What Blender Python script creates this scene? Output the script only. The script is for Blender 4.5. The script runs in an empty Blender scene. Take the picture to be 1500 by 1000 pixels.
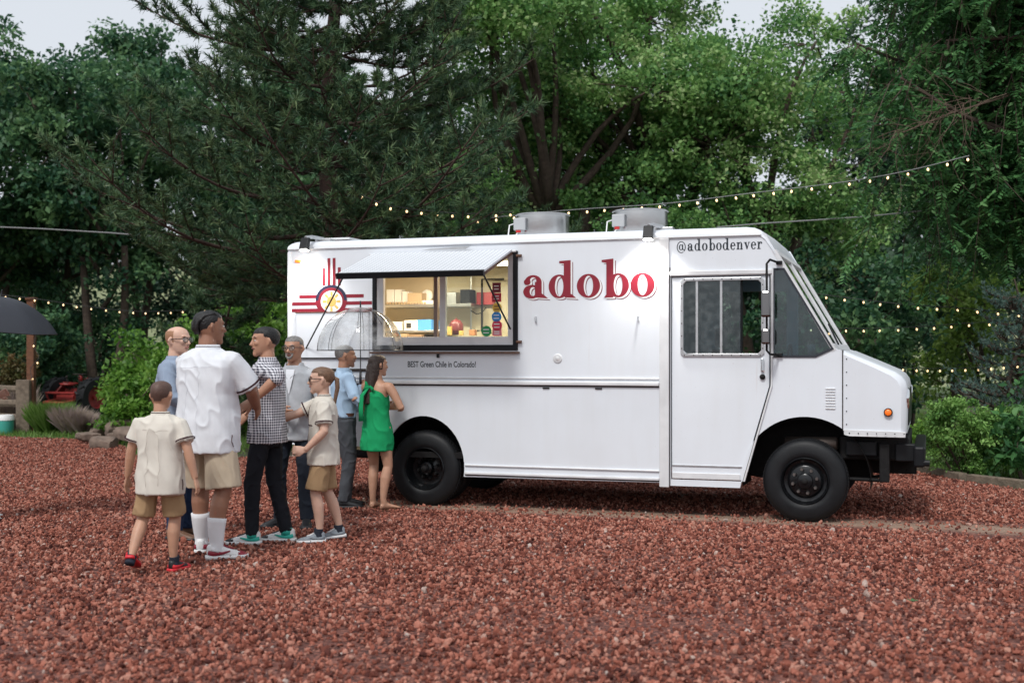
import bpy, bmesh, math, random
import numpy as np
from mathutils import Vector, Matrix, noise
from mathutils.geometry import tessellate_polygon

random.seed(7); rng = np.random.default_rng(7)
R = math.radians
scene = bpy.context.scene
COL = scene.collection

# ---------------------------------------------------------------- camera, sky, sun, exposure
cam_d = bpy.data.cameras.new('camera'); cam = bpy.data.objects.new('camera', cam_d); COL.objects.link(cam)
CAM_H = 1.55; FPX = 1800.0; HOR = 521.0
cam.location = (0, 0, CAM_H); cam.rotation_euler = (R(90), 0, 0)
cam_d.sensor_width = 36; cam_d.lens = FPX / 1500 * 36; cam_d.shift_y = 21 / 1500
cam_d.clip_start = 0.1; cam_d.clip_end = 1000
cam_d.dof.use_dof = True; cam_d.dof.focus_distance = 11.6; cam_d.dof.aperture_fstop = 2.2
scene.camera = cam

world = bpy.data.worlds.new('World'); scene.world = world; world.use_nodes = True
wn = world.node_tree.nodes; wl = world.node_tree.links
SUN_EL, SUN_AZ = 52.0, 205.0      # azimuth clockwise from +Y (north)
sky = wn.new('ShaderNodeTexSky'); sky.sky_type = 'NISHITA'; sky.sun_disc = False
sky.sun_elevation = R(SUN_EL); sky.sun_rotation = R(SUN_AZ); sky.dust_density = 4.0; sky.air_density = 1.0
hs = wn.new('ShaderNodeHueSaturation'); hs.inputs['Saturation'].default_value = 0.22    # overcast: grey-white sky
wl.new(sky.outputs[0], hs.inputs['Color'])
mixw = wn.new('ShaderNodeMixRGB'); mixw.inputs[0].default_value = 0.65; mixw.inputs[2].default_value = (7.3, 7.8, 8.5, 1)
wl.new(hs.outputs[0], mixw.inputs[1])
wl.new(mixw.outputs[0], wn['Background'].inputs['Color'])
wn['Background'].inputs['Strength'].default_value = 0.09

sun_d = bpy.data.lights.new('sun', 'SUN'); sun = bpy.data.objects.new('sun', sun_d); COL.objects.link(sun)
sun_d.energy = 1.5; sun_d.angle = R(10); sun_d.color = (1.0, 0.975, 0.94)
_sd = Vector((math.sin(R(SUN_AZ)) * math.cos(R(SUN_EL)), math.cos(R(SUN_AZ)) * math.cos(R(SUN_EL)), math.sin(R(SUN_EL))))
sun.rotation_euler = _sd.to_track_quat('Z', 'Y').to_euler(); sun.location = (-6, -10, 15)
vs = scene.view_settings; vs.view_transform = 'Standard'; vs.look = 'None'; vs.gamma = 1.0; vs.exposure = 0.46

# ---------------------------------------------------------------- materials
def mat(name, col, rough=0.6, metal=0.0, var=0.0, vscale=8.0, bump=0.0, bscale=60.0, emit=None, estr=0.0, spec=None, coat=0.0):
    m = bpy.data.materials.new(name); m.use_nodes = True
    n = m.node_tree.nodes; l = m.node_tree.links; p = n['Principled BSDF']
    c4 = (*col, 1)
    p.inputs['Base Color'].default_value = c4; p.inputs['Roughness'].default_value = rough; p.inputs['Metallic'].default_value = metal
    if spec is not None: p.inputs['Specular IOR Level'].default_value = spec
    if coat: p.inputs['Coat Weight'].default_value = coat; p.inputs['Coat Roughness'].default_value = 0.1
    tc = n.new('ShaderNodeTexCoord')
    if var > 0:
        nt = n.new('ShaderNodeTexNoise'); nt.inputs['Scale'].default_value = vscale; nt.inputs['Detail'].default_value = 6
        l.new(tc.outputs['Object'], nt.inputs['Vector'])
        mx = n.new('ShaderNodeMixRGB'); mx.blend_type = 'MULTIPLY'; mx.inputs[0].default_value = 1
        rp = n.new('ShaderNodeValToRGB'); rp.color_ramp.elements[0].color = (1 - var, 1 - var, 1 - var, 1); rp.color_ramp.elements[1].color = (1, 1, 1, 1)
        rp.color_ramp.elements[0].position = 0.3; rp.color_ramp.elements[1].position = 0.65
        l.new(nt.outputs['Fac'], rp.inputs[0]); l.new(rp.outputs[0], mx.inputs[2]); mx.inputs[1].default_value = c4
        l.new(mx.outputs[0], p.inputs['Base Color'])
    if bump > 0:
        nb = n.new('ShaderNodeTexNoise'); nb.inputs['Scale'].default_value = bscale; nb.inputs['Detail'].default_value = 4
        l.new(tc.outputs['Object'], nb.inputs['Vector'])
        b = n.new('ShaderNodeBump'); b.inputs['Strength'].default_value = bump; b.inputs['Distance'].default_value = 0.02
        l.new(nb.outputs['Fac'], b.inputs['Height']); l.new(b.outputs[0], p.inputs['Normal'])
    if emit: p.inputs['Emission Color'].default_value = (*emit, 1); p.inputs['Emission Strength'].default_value = estr
    return m

def glass(name, tint=(0.9, 0.95, 0.95), refl=1.0, dirt=0.0, dscale=12):
    """thin clear pane: see-through with a Fresnel reflection"""
    m = bpy.data.materials.new(name); m.use_nodes = True
    n = m.node_tree.nodes; l = m.node_tree.links; n.remove(n['Principled BSDF'])
    tr = n.new('ShaderNodeBsdfTransparent'); tr.inputs[0].default_value = (*tint, 1)
    gl = n.new('ShaderNodeBsdfGlossy'); gl.inputs['Roughness'].default_value = 0.03
    lw = n.new('ShaderNodeLayerWeight'); lw.inputs['Blend'].default_value = 0.5
    pw = n.new('ShaderNodeMath'); pw.operation = 'POWER'; pw.inputs[1].default_value = 4.0; l.new(lw.outputs['Facing'], pw.inputs[0])
    mul = n.new('ShaderNodeMath'); mul.operation = 'MULTIPLY_ADD'; mul.inputs[1].default_value = 0.6 * refl; mul.inputs[2].default_value = 0.045 * refl
    l.new(pw.outputs[0], mul.inputs[0])
    mx = n.new('ShaderNodeMixShader'); l.new(tr.outputs[0], mx.inputs[1]); l.new(gl.outputs[0], mx.inputs[2]); l.new(mul.outputs[0], mx.inputs[0])
    out = n['Material Output']; last = mx
    if dirt > 0:
        df = n.new('ShaderNodeBsdfDiffuse'); df.inputs[0].default_value = (0.6, 0.62, 0.62, 1)
        nt = n.new('ShaderNodeTexNoise'); nt.inputs['Scale'].default_value = dscale; nt.inputs['Detail'].default_value = 5
        tc = n.new('ShaderNodeTexCoord'); l.new(tc.outputs['Object'], nt.inputs['Vector'])
        rp = n.new('ShaderNodeMapRange'); rp.inputs[1].default_value = 0.4; rp.inputs[2].default_value = 0.75; rp.inputs[4].default_value = dirt
        l.new(nt.outputs['Fac'], rp.inputs[0])
        m2 = n.new('ShaderNodeMixShader'); l.new(rp.outputs[0], m2.inputs[0]); l.new(mx.outputs[0], m2.inputs[1]); l.new(df.outputs[0], m2.inputs[2]); last = m2
    l.new(last.outputs[0], out.inputs['Surface'])
    return m

def leafmat(name, cols, transl=0.35, rough=0.5):
    """foliage: colour picked per leaf from the face attribute 'tint'"""
    m = bpy.data.materials.new(name); m.use_nodes = True
    n = m.node_tree.nodes; l = m.node_tree.links; p = n['Principled BSDF']
    at = n.new('ShaderNodeAttribute'); at.attribute_name = 'tint'
    rp = n.new('ShaderNodeValToRGB'); e = rp.color_ramp.elements
    e[0].color = (*cols[0], 1); e[1].color = (*cols[-1], 1)
    for i, c in enumerate(cols[1:-1]):
        x = e.new((i + 1) / (len(cols) - 1)); x.color = (*c, 1)
    l.new(at.outputs['Fac'], rp.inputs[0]); l.new(rp.outputs[0], p.inputs['Base Color']); p.inputs['Roughness'].default_value = rough
    p.inputs['Specular IOR Level'].default_value = 0.35
    t = n.new('ShaderNodeBsdfTranslucent'); l.new(rp.outputs[0], t.inputs[0])
    mx = n.new('ShaderNodeMixShader'); mx.inputs[0].default_value = transl
    l.new(p.outputs[0], mx.inputs[1]); l.new(t.outputs[0], mx.inputs[2]); l.new(mx.outputs[0], n['Material Output'].inputs['Surface'])
    return m

# ---------------------------------------------------------------- object helpers
def tag(o, label=None, cat=None, group=None, kind=None):
    if label: o['label'] = label
    if cat: o['category'] = cat
    if group: o['group'] = group
    if kind: o['kind'] = kind
    return o

def empty(name, loc=(0, 0, 0), rz=0, label=None, cat=None, group=None, parent=None):
    o = bpy.data.objects.new(name, None); COL.objects.link(o); o.location = loc; o.rotation_euler = (0, 0, rz)
    o.empty_display_size = 0.2
    if parent: o.parent = parent
    return tag(o, label, cat, group)

def link(name, me, m, parent=None, smooth=False, bevel=0.0, loc=None, rot=None):
    if m is not None and not len(me.materials): me.materials.append(m)
    if smooth: me.polygons.foreach_set('use_smooth', [True] * len(me.polygons))
    o = bpy.data.objects.new(name, me); COL.objects.link(o)
    if parent: o.parent = parent
    if loc is not None: o.location = loc
    if rot is not None: o.rotation_euler = rot
    if bevel > 0:
        b = o.modifiers.new('bevel', 'BEVEL'); b.width = bevel; b.segments = 2; b.limit_method = 'ANGLE'; b.angle_limit = R(40)
    return o

class MB:
    def __init__(s): s.v = []; s.f = []
    def add(s, vs, fs):
        k = len(s.v); s.v += [tuple(v) for v in vs]; s.f += [tuple(i + k for i in f) for f in fs]; return s
    def box(s, x0, x1, y0, y1, z0, z1):
        return s.add([(x0, y0, z0), (x1, y0, z0), (x1, y1, z0), (x0, y1, z0), (x0, y0, z1), (x1, y0, z1), (x1, y1, z1), (x0, y1, z1)],
                     [(0, 3, 2, 1), (4, 5, 6, 7), (0, 1, 5, 4), (1, 2, 6, 5), (2, 3, 7, 6), (3, 0, 4, 7)])
    def rings(s, rings, caps=True, closed=False):
        n = len(rings[0]); k = len(s.v)
        for r in rings: s.v += [tuple(p) for p in r]
        m = len(rings)
        for i in range(m if closed else m - 1):
            for j in range(n):
                a = k + i * n + j; b = k + i * n + (j + 1) % n; i2 = (i + 1) % m
                s.f.append((a, b, k + i2 * n + (j + 1) % n, k + i2 * n + j))
        if caps and not closed:
            s.f.append(tuple(k + j for j in range(n))[::-1]); s.f.append(tuple(k + (m - 1) * n + j for j in range(n)))
        return s
    def tube(s, pts, rad, n=8, caps=True, flat=1.0, side=None, closed=False):
        pts = [Vector(p) for p in pts]; m = len(pts)
        if not hasattr(rad, '__len__'): rad = [rad] * m
        prev = None; out = []
        for i, p in enumerate(pts):
            d = (pts[(i + 1) % m] - pts[i - 1]) if closed else (pts[min(i + 1, m - 1)] - pts[max(i - 1, 0)])
            d = d.normalized() if d.length > 1e-9 else Vector((0, 0, 1))
            if prev is None:
                u = Vector(side) if side is not None else (Vector((0, 0, 1)) if abs(d.z) < 0.9 else Vector((1, 0, 0)))
                u = (u - d * u.dot(d)).normalized()
            else:
                u = prev - d * prev.dot(d); u = u.normalized() if u.length > 1e-6 else prev
            prev = u; w = d.cross(u)
            out.append([p + (u * math.cos(a) + w * math.sin(a) * flat) * rad[i] for a in [2 * math.pi * k / n for k in range(n)]])
        return s.rings(out, caps, closed)
    def ball(s, c, r, n=12, m=8):
        c = Vector(c); r = Vector(r) if hasattr(r, '__len__') else Vector((r, r, r)); rr = []
        for i in range(m + 1):
            a = -math.pi / 2 + math.pi * i / m; q = max(math.cos(a), 0.02)
            rr.append([c + Vector((r.x * q * math.cos(2 * math.pi * k / n), r.y * q * math.sin(2 * math.pi * k / n), r.z * math.sin(a))) for k in range(n)])
        return s.rings(rr)
    def lathe(s, prof, n=32, axis='z', o=(0, 0, 0), caps=False):
        rr = []
        for r, h in prof:
            ring = []
            for k in range(n):
                a = 2 * math.pi * k / n; ca, sa = r * math.cos(a), r * math.sin(a)
                q = (ca, sa, h) if axis == 'z' else ((ca, h, sa) if axis == 'y' else (h, ca, sa))
                ring.append((q[0] + o[0], q[1] + o[1], q[2] + o[2]))
            rr.append(ring)
        return s.rings(rr, caps)
    def prism(s, outer, holes=(), d0=0.0, d1=0.03, fn=None):
        """outline (with holes) in 2D (a, b) -> slab between depths d0 (front) and d1; default maps a->x, depth->y, b->z"""
        fn = fn or (lambda a, b, d: (a, d, b))
        loops = [list(outer)] + [list(h) for h in holes]
        flat = [p for lp in loops for p in lp]
        tris = tessellate_polygon([[Vector((a, b, 0)) for a, b in lp] for lp in loops])
        k = len(s.v); n = len(flat)
        s.v += [fn(a, b, d0) for a, b in flat] + [fn(a, b, d1) for a, b in flat]
        for t in tris: s.f.append((k + t[0], k + t[1], k + t[2])); s.f.append((k + n + t[2], k + n + t[1], k + n + t[0]))
        i = 0
        for lp in loops:
            m = len(lp)
            for j in range(m):
                a, b = i + j, i + (j + 1) % m
                s.f.append((k + a, k + b, k + n + b, k + n + a))
            i += m
        return s
    def mesh(s, name='mesh', recalc=True):
        me = bpy.data.meshes.new(name); me.from_pydata(s.v, [], s.f)
        if recalc:
            bm = bmesh.new(); bm.from_mesh(me); bmesh.ops.recalc_face_normals(bm, faces=bm.faces); bm.to_mesh(me); bm.free()
        return me
    def build(s, name, m, parent=None, smooth=False, bevel=0.0, loc=None, rot=None):
        return link(name, s.mesh(name), m, parent, smooth, bevel, loc, rot)

def autosmooth(o, ang=35):
    me = o.data
    me.polygons.foreach_set('use_smooth', [True] * len(me.polygons))
    me.set_sharp_from_angle(angle=R(ang))
    return o

def ell(cx, cz, rx, rz, a0=0, a1=360, n=32):
    return [(cx + rx * math.cos(R(a0 + (a1 - a0) * i / n)), cz + rz * math.sin(R(a0 + (a1 - a0) * i / n))) for i in range(n if abs(a1 - a0) == 360 else n + 1)]

def at(px, py, Y):
    """point at distance Y that stands at (px, py) of the 1500x1000 photograph"""
    return Vector(((px - 750) * Y / FPX, Y, CAM_H - (py - HOR) * Y / FPX))

def quads(name, V, tint, m, parent=None, nv=4):
    """many separate nv-gons from an (N, nv, 3) array, one 'tint' value each"""
    V = np.asarray(V, dtype=np.float32); N = V.shape[0]
    me = bpy.data.meshes.new(name)
    me.vertices.add(N * nv); me.vertices.foreach_set('co', V.reshape(-1))
    me.loops.add(N * nv); me.loops.foreach_set('vertex_index', np.arange(N * nv, dtype=np.int32))
    me.polygons.add(N); me.polygons.foreach_set('loop_start', np.arange(0, N * nv, nv, dtype=np.int32))
    a = me.attributes.new('tint', 'FLOAT', 'FACE'); a.data.foreach_set('value', np.asarray(tint, dtype=np.float32))
    me.update(calc_edges=True); me.validate()
    return link(name, me, m, parent)

def leaf_quads(P, size, aspect=0.55, up=0.5, D=None):
    """leaf-shaped quads at points P: random directions, blades turned partly to the sky"""
    N = len(P); P = np.asarray(P)
    d = rng.normal(size=(N, 3)); d[:, 2] -= 0.35
    if D is not None: d = d * 0.6 + D
    d /= np.linalg.norm(d, axis=1)[:, None] + 1e-9
    nrm = rng.normal(size=(N, 3)); nrm[:, 2] = np.abs(nrm[:, 2]) + up
    w = np.cross(d, nrm); w /= np.linalg.norm(w, axis=1)[:, None] + 1e-9
    h = np.cross(w, d)
    sz = (size * rng.uniform(0.65, 1.25, N))[:, None]
    mid = P + d * sz * 0.45 - h * sz * 0.06
    return np.stack([P, mid + w * sz * aspect * 0.5 + h * sz * 0.1, P + d * sz, mid - w * sz * aspect * 0.5 + h * sz * 0.1], axis=1)

def copy_tree(o, parent=None):
    c = o.copy(); COL.objects.link(c); c.parent = parent
    for ch in list(o.children): copy_tree(ch, c)
    return c

def remesh(mb, voxel, it=3, fac=0.5):
    me = mb.mesh('tmp'); o = bpy.data.objects.new('tmp', me); COL.objects.link(o)
    r = o.modifiers.new('r', 'REMESH'); r.mode = 'VOXEL'; r.voxel_size = voxel; r.use_smooth_shade = True
    sm = o.modifiers.new('s', 'SMOOTH'); sm.factor = fac; sm.iterations = it
    dg = bpy.context.evaluated_depsgraph_get(); ev = o.evaluated_get(dg)
    res = bpy.data.meshes.new_from_object(ev)
    bpy.data.objects.remove(o); bpy.data.meshes.remove(me)
    return res
# ================================================================ the food truck
# local frame: x forward along the truck, y = 0 the side with the serving window, +y across, z up
PSI = R(18.9)
TX, TY = 2.725, 11.434
M_white2 = mat('white_trim', (0.72, 0.73, 0.745), 0.45, var=0.18, vscale=5)
M_alu = mat('aluminium', (0.62, 0.63, 0.64), 0.35, 0.9, var=0.2, vscale=12)
M_steel = mat('stainless_steel', (0.6, 0.6, 0.6), 0.28, 1.0, var=0.15, vscale=4, bump=0.05, bscale=30)
M_chrome = mat('chrome', (0.75, 0.76, 0.78), 0.1, 1.0)
M_black = mat('black_metal', (0.008, 0.009, 0.011), 0.45, var=0.3, vscale=10, spec=0.25)
M_chassis = mat('chassis_grime', (0.011, 0.0105, 0.011), 0.7, var=0.4, vscale=14, bump=0.2, bscale=30, spec=0.25)
M_rubber = mat('tyre_rubber', (0.013, 0.014, 0.016), 0.5, var=0.35, vscale=9, bump=0.1, bscale=90, spec=0.25)
M_rim = mat('black_rim', (0.011, 0.012, 0.014), 0.25, 0.3, var=0.3, vscale=20)
M_rust = mat('rusty_steel', (0.16, 0.08, 0.05), 0.8, var=0.5, vscale=25)
M_mirror = mat('mirror_housing', (0.22, 0.21, 0.21), 0.15, 1.0)
M_nut = mat('nut_steel', (0.2, 0.18, 0.17), 0.35, 0.8)
M_gap = mat('dark_gap', (0.03, 0.022, 0.02), 0.9)
M_red = mat('red_lettering', (0.25, 0.010, 0.026), 0.45, var=0.12, vscale=6)
M_dred = mat('dark_red_lettering', (0.17, 0.008, 0.025), 0.5)
M_print = mat('white_lettering', (0.82, 0.82, 0.82), 0.45)
M_navy = mat('navy_lettering', (0.012, 0.016, 0.05), 0.5)
M_yel = mat('sun_yellow', (0.72, 0.45, 0.12), 0.5)
M_amber = mat('amber_lens', (0.85, 0.16, 0.02), 0.25, emit=(1, 0.2, 0.02), estr=0.25)
M_glass = glass('window_glass', (0.86, 0.92, 0.92), 1.0)
M_cabglass = glass('cab_glass', (0.5, 0.62, 0.64), 1.6, dirt=0.07, dscale=16)
M_quarter = glass('quarter_glass', (0.42, 0.56, 0.6), 2.0, dirt=0.03)
M_cream = mat('cream_panel', (0.62, 0.52, 0.36), 0.5, var=0.1, vscale=3)
M_dark = mat('cab_lining', (0.035, 0.035, 0.035), 0.8)
def plate_mat():
    m = mat('diamond_plate', (0.66, 0.68, 0.71), 0.45, 0.0)
    n = m.node_tree.nodes; l = m.node_tree.links; p = n['Principled BSDF']
    tc = n.new('ShaderNodeTexCoord'); mp = n.new('ShaderNodeMapping'); mp.inputs['Rotation'].default_value = (0, 0, R(45)); mp.inputs['Scale'].default_value = (1, 1, 0)
    l.new(tc.outputs['Object'], mp.inputs['Vector'])
    ck = n.new('ShaderNodeTexChecker'); ck.inputs['Scale'].default_value = 30; ck.inputs['Color1'].default_value = (0.74, 0.76, 0.79, 1); ck.inputs['Color2'].default_value = (0.5, 0.53, 0.57, 1); l.new(mp.outputs[0], ck.inputs['Vector'])
    l.new(ck.outputs['Color'], p.inputs['Base Color'])
    b = n.new('ShaderNodeBump'); b.inputs['Strength'].default_value = 0.5; b.inputs['Distance'].default_value = 0.006
    l.new(ck.outputs['Fac'], b.inputs['Height']); l.new(b.outputs[0], p.inputs['Normal'])
    return m
def paint_mat():
    """old white paint: faint vertical grime runs and a few rusty drips"""
    m = mat('white_paint', (0.74, 0.76, 0.785), 0.36, coat=0.15)
    n = m.node_tree.nodes; l = m.node_tree.links; p = n['Principled BSDF']; tc = n.new('ShaderNodeTexCoord')
    def nz(scale, sc, det):
        mp = n.new('ShaderNodeMapping'); mp.inputs['Scale'].default_value = sc; l.new(tc.outputs['Object'], mp.inputs['Vector'])
        t = n.new('ShaderNodeTexNoise'); t.inputs['Scale'].default_value = scale; t.inputs['Detail'].default_value = det; l.new(mp.outputs[0], t.inputs['Vector']); return t.outputs['Fac']
    def rng_(s_, a, b, o): 
        r = n.new('ShaderNodeMapRange'); r.inputs[1].default_value = a; r.inputs[2].default_value = b; r.inputs[4].default_value = o; l.new(s_, r.inputs[0]); return r.outputs[0]
    def mix(fac, c1, c2):
        x = n.new('ShaderNodeMixRGB'); l.new(fac, x.inputs[0])
        if isinstance(c1, tuple): x.inputs[1].default_value = c1
        else: l.new(c1, x.inputs[1])
        x.inputs[2].default_value = c2; return x.outputs[0]
    c = mix(rng_(nz(9, (1, 1, .12), 5), .45, .75, .10), (0.735, 0.775, 0.825, 1), (0.56, 0.55, 0.53, 1))
    c = mix(rng_(nz(1.3, (1, 1, 1), 6), .42, .72, .22), c, (0.58, 0.59, 0.6, 1))
    c = mix(rng_(nz(17, (1, 1, .05), 3), .68, .80, .22), c, (0.45, 0.30, 0.20, 1))
    c = mix(rng_(nz(60, (1, 1, 1), 2), .72, .80, .45), c, (0.32, 0.28, 0.25, 1))
    l.new(c, p.inputs['Base Color'])
    b = n.new('ShaderNodeBump'); b.inputs['Strength'].default_value = 0.10; b.inputs['Distance'].default_value = 0.02
    t = n.new('ShaderNodeTexNoise'); t.inputs['Scale'].default_value = 3.2; l.new(tc.outputs['Object'], t.inputs['Vector']); l.new(t.outputs['Fac'], b.inputs['Height']); l.new(b.outputs[0], p.inputs['Normal'])
    return m
M_plate = plate_mat(); M_white = paint_mat()

def K(px, py, yd):
    t = (px - 750) / FPX; c, s_ = math.cos(PSI), math.sin(PSI)
    rx, ry = t * c - s_, t * s_ + c           # view ray in the truck's frame
    ox, oy = -TX * c + TY * s_, -TX * s_ - TY * c
    k = (yd - oy) / ry
    return ox + rx * k, CAM_H - (py - HOR) / FPX * k
truck = empty('food_truck', (TX, TY, 0), -PSI, 'white step van food truck with red lettering and an open serving window on gravel', 'food truck')
W = 2.15
UR, UP = -5.42, -1.32          # rear end, post between cargo box and cab
# --- walls
arcR = [(-3.849 + 0.455 * math.cos(R(a)), 0.409 + 0.522 * math.sin(R(a))) for a in range(158, -11, -8)]
WIN = (-4.375, -2.866, 1.66, 2.573)
win_hole = [(WIN[0], WIN[2]), (WIN[1], WIN[2]), (WIN[1], WIN[3]), (WIN[0], WIN[3])]
outer = [(UR, 0.60), (-4.4, 0.60)] + arcR + [(UP, 0.325), (UP, 2.70), (UR, 2.70)]
MB().prism(outer, [win_hole], 0, 0.035).build('wall', M_white, truck)
MB().prism(outer, [], W - 0.035, W).build('wall', M_white, truck)
arcF = [(0.59 * math.cos(R(a)), 0.394 + 0.59 * math.sin(R(a))) for a in range(184, 54, -6)]
door_poly = [(-1.262, 0.362), (-0.578, 0.362), (-0.319, 1.27), (-0.319, 2.312), (-1.262, 2.312)]
quarter = [(-0.278, 1.556), (0.085, 1.556), (0.236, 1.622), (-0.2, 2.352), (-0.278, 2.352)]
cab = [(UP + 0.001, 0.30), (-0.60, 0.30)] + arcF + [(0.335, 0.88), (0.335, 1.60), (0.265, 1.62), (-0.275, 2.545), (-0.362, 2.70), (UP + 0.001, 2.70)]
MB().prism(cab, [door_poly, quarter], 0.004, 0.04).build('cab_wall', M_white, truck)
far_win = [(-1.14, 1.57), (-0.40, 1.57), (-0.40, 2.265), (-1.14, 2.265)]
MB().prism(cab, [far_win, quarter], W - 0.04, W - 0.004).build('cab_wall', M_white, truck)
MB().box(UR, UR + 0.035, 0.036, W - 0.036, 0.62, 2.62).build('rear_wall', M_white, truck)
MB().tube([(UR + 0.02, 0.02, 0.62), (UR + 0.02, 0.02, 2.66)], 0.034, 12).build('corner_post', M_white2, truck, True)
MB().box(-1.372, -1.278, -0.018, 0.002, 0.285, 2.685).build('seam_post', M_white2, truck, bevel=0.006)
MB().box(-1.2755, -1.268, -0.004, 0.003, 0.30, 2.40).build('post_seal', M_gap, truck)
# --- roof with rounded edges and the cap over the windscreen
rr = []
for u, zt, zb in [(UR - 0.005, 2.73, 2.69), (UR + 0.02, 2.755, 2.69), (UR + 0.08, 2.772, 2.69), (-3, 2.774, 2.69), (-0.55, 2.772, 2.69), (-0.47, 2.762, 2.69), (-0.41, 2.735, 2.68), (-0.362, 2.68, 2.64), (-0.27, 2.53, 2.50)]:
    e = zt - zb; r = min(0.075, e)
    ring = [(u, -0.006, zb), (u, -0.006, zt - r)] + [(u, -0.006 + r - r * math.cos(R(a)), zt - r + r * math.sin(R(a))) for a in (25, 50, 70, 90)]
    ring += [(u, W / 2, zt + 0.012)] + [(u, W - y, z) for (_, y, z) in ring[::-1]]
    rr.append(ring)
autosmooth(MB().rings(rr).build('roof', M_white, truck), 50)
MB().box(UR, -0.40, -0.016, 0.0, 2.682, 2.696).build('drip_rail', M_white2, truck, bevel=0.004)
# --- rails
MB().box(UR + 0.02, -1.375, -0.03, 0.0, 1.258, 1.296).build('rub_rail', M_white2, truck, bevel=0.008)
MB().box(UR + 0.02, -1.375, -0.014, 0.0, 1.318, 1.334).build('rub_rail', M_white2, truck, bevel=0.005)
MB().box(UR + 0.02, -1.375, -0.008, 0.0, 1.243, 1.257).build('seam', M_gap, truck)
MB().box(-3.385, -1.375, -0.022, 0.0, 0.345, 0.372).build('skirt_rail', M_white2, truck, bevel=0.006)
MB().box(-3.385, -1.375, -0.016, 0.0, 0.43, 0.445).build('skirt_rail', M_white2, truck, bevel=0.005)
MB().box(-3.385, -1.375, -0.006, 0.0, 0.333, 0.345).build('seam', M_gap, truck)
for u in (-1.98, -2.52):
    MB().box(u - 0.035, u + 0.035, -0.012, 0.0, 1.222, 1.236).build('latch', M_chassis, truck, bevel=0.003)
# --- door
dw = [(-1.141, 1.60), (-1.111, 1.572), (-0.432, 1.572), (-0.402, 1.60), (-0.402, 2.235), (-0.432, 2.265), (-1.111, 2.265), (-1.141, 2.235)]
inset = 0.009
dpoly = [(-1.262 + inset, 0.362 + inset), (-0.578 - inset, 0.362 + inset), (-0.319 - inset, 1.27), (-0.319 - inset, 2.312 - inset), (-1.262 + inset, 2.312 - inset)]
door = MB().prism(dpoly, [dw], 0.012, 0.045).build('door', M_white, truck, bevel=0.003)
def grow(p, g):
    cx = sum(a for a, b in p) / len(p); cz = sum(b for a, b in p) / len(p)
    return [(a + math.copysign(g, a - cx), b + math.copysign(g, b - cz)) for a, b in p]
MB().prism(grow(dw, 0.028), [dw], -0.004, 0.012).build('window_frame', M_alu, door, bevel=0.003)
for a, b in ((-1.022, -1.0), (-0.79, -0.768)):
    MB().box(a, b, 0.004, 0.03, 1.573, 2.264).build('window_bar', M_alu, door)
MB().box(-1.141, -1.011, 0.02, 0.024, 1.573, 2.264).build('pane', M_cabglass, door)
MB().box(-1.011, -0.779, 0.02, 0.024, 1.573, 2.264).build('pane', M_cabglass, door)
MB().box(-0.779, -0.60, 0.026, 0.03, 1.573, 2.264).build('pane', M_cabglass, door)
RV = MB().ball((0, 0, 0), 0.006, 6, 4).mesh('rivet')
for i in range(9):
    for z in (1.556, 2.281): link('rivet', RV, M_chassis, door, loc=(-1.13 + i * 0.09, -0.005, z))
for i in range(6):
    for u in (-1.156, -0.387): link('rivet', RV, M_chassis, door, loc=(u, -0.005, 1.62 + i * 0.12))
MB().box(-1.25, -0.58, 0.004, 0.012, 0.49, 0.502).build('kick_strip', M_alu, door)
MB().box(-1.25, -0.60, 0.0, 0.012, 0.372, 0.43).build('kick_plate', M_white2, door, bevel=0.004)
MB().box(-0.405, -0.375, -0.025, 0.012, 1.40, 1.53).build('handle', M_chrome, door, bevel=0.01)
MB().lathe([(0.0, -0.012), (0.022, -0.012), (0.026, -0.004), (0.026, 0.012)], 16, 'y', (-0.39, 0, 1.352)).build('lock', M_chassis, door, True)
MB().box(-1.27, -0.30, -0.016, 0.004, 2.318, 2.362).build('door_track', M_white2, truck, bevel=0.006)
MB().prism([(-0.571, 0.362), (-0.553, 0.362), (-0.296, 1.27), (-0.296, 2.31), (-0.312, 2.31), (-0.312, 1.272)], [], -0.012, 0.004).build('door_jamb', M_white2, truck, bevel=0.004)
MB().prism([(-0.577, 0.362), (-0.571, 0.362), (-0.312, 1.272), (-0.312, 2.31), (-0.318, 2.31), (-0.318, 1.274)], [], -0.001, 0.004).build('door_seal', M_gap, truck)
# --- quarter window, windscreen
qs = grow(quarter, -0.0)
MB().prism(quarter, [], 0.016, 0.02).build('quarter_pane', M_quarter, truck)
MB().prism([(-0.30, 1.535), (0.10, 1.535), (0.262, 1.612), (-0.188, 2.372), (-0.30, 2.372)], [quarter], -0.006, 0.004).build('quarter_seal', mat('window_rubber', (0.02, 0.025, 0.035), 0.6), truck)
MB().box(-0.302, -0.288, -0.012, -0.006, 1.54, 2.37).build('quarter_post', M_white2, truck)
def slope(a, b, d):   # windscreen plane: a across, b along the slope, d depth inward
    x0, z0, x1, z1 = 0.265, 1.62, -0.275, 2.545
    L = math.hypot(x1 - x0, z1 - z0); dx, dz = (x1 - x0) / L, (z1 - z0) / L
    return (x0 + dx * b - dz * d, a, z0 + dz * b + dx * d)
WL = math.hypot(0.54, 0.925)
MB().prism([(0.0, -0.02), (W, -0.02), (W, WL), (0.0, WL)], [[(0.09, 0.05), (W / 2 - 0.02, 0.05), (W / 2 - 0.02, WL - 0.06), (0.09, WL - 0.06)], [(W / 2 + 0.02, 0.05), (W - 0.09, 0.05), (W - 0.09, WL - 0.06), (W / 2 + 0.02, WL - 0.06)]], -0.01, 0.03, slope).build('windscreen_frame', M_white2, truck)
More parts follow.
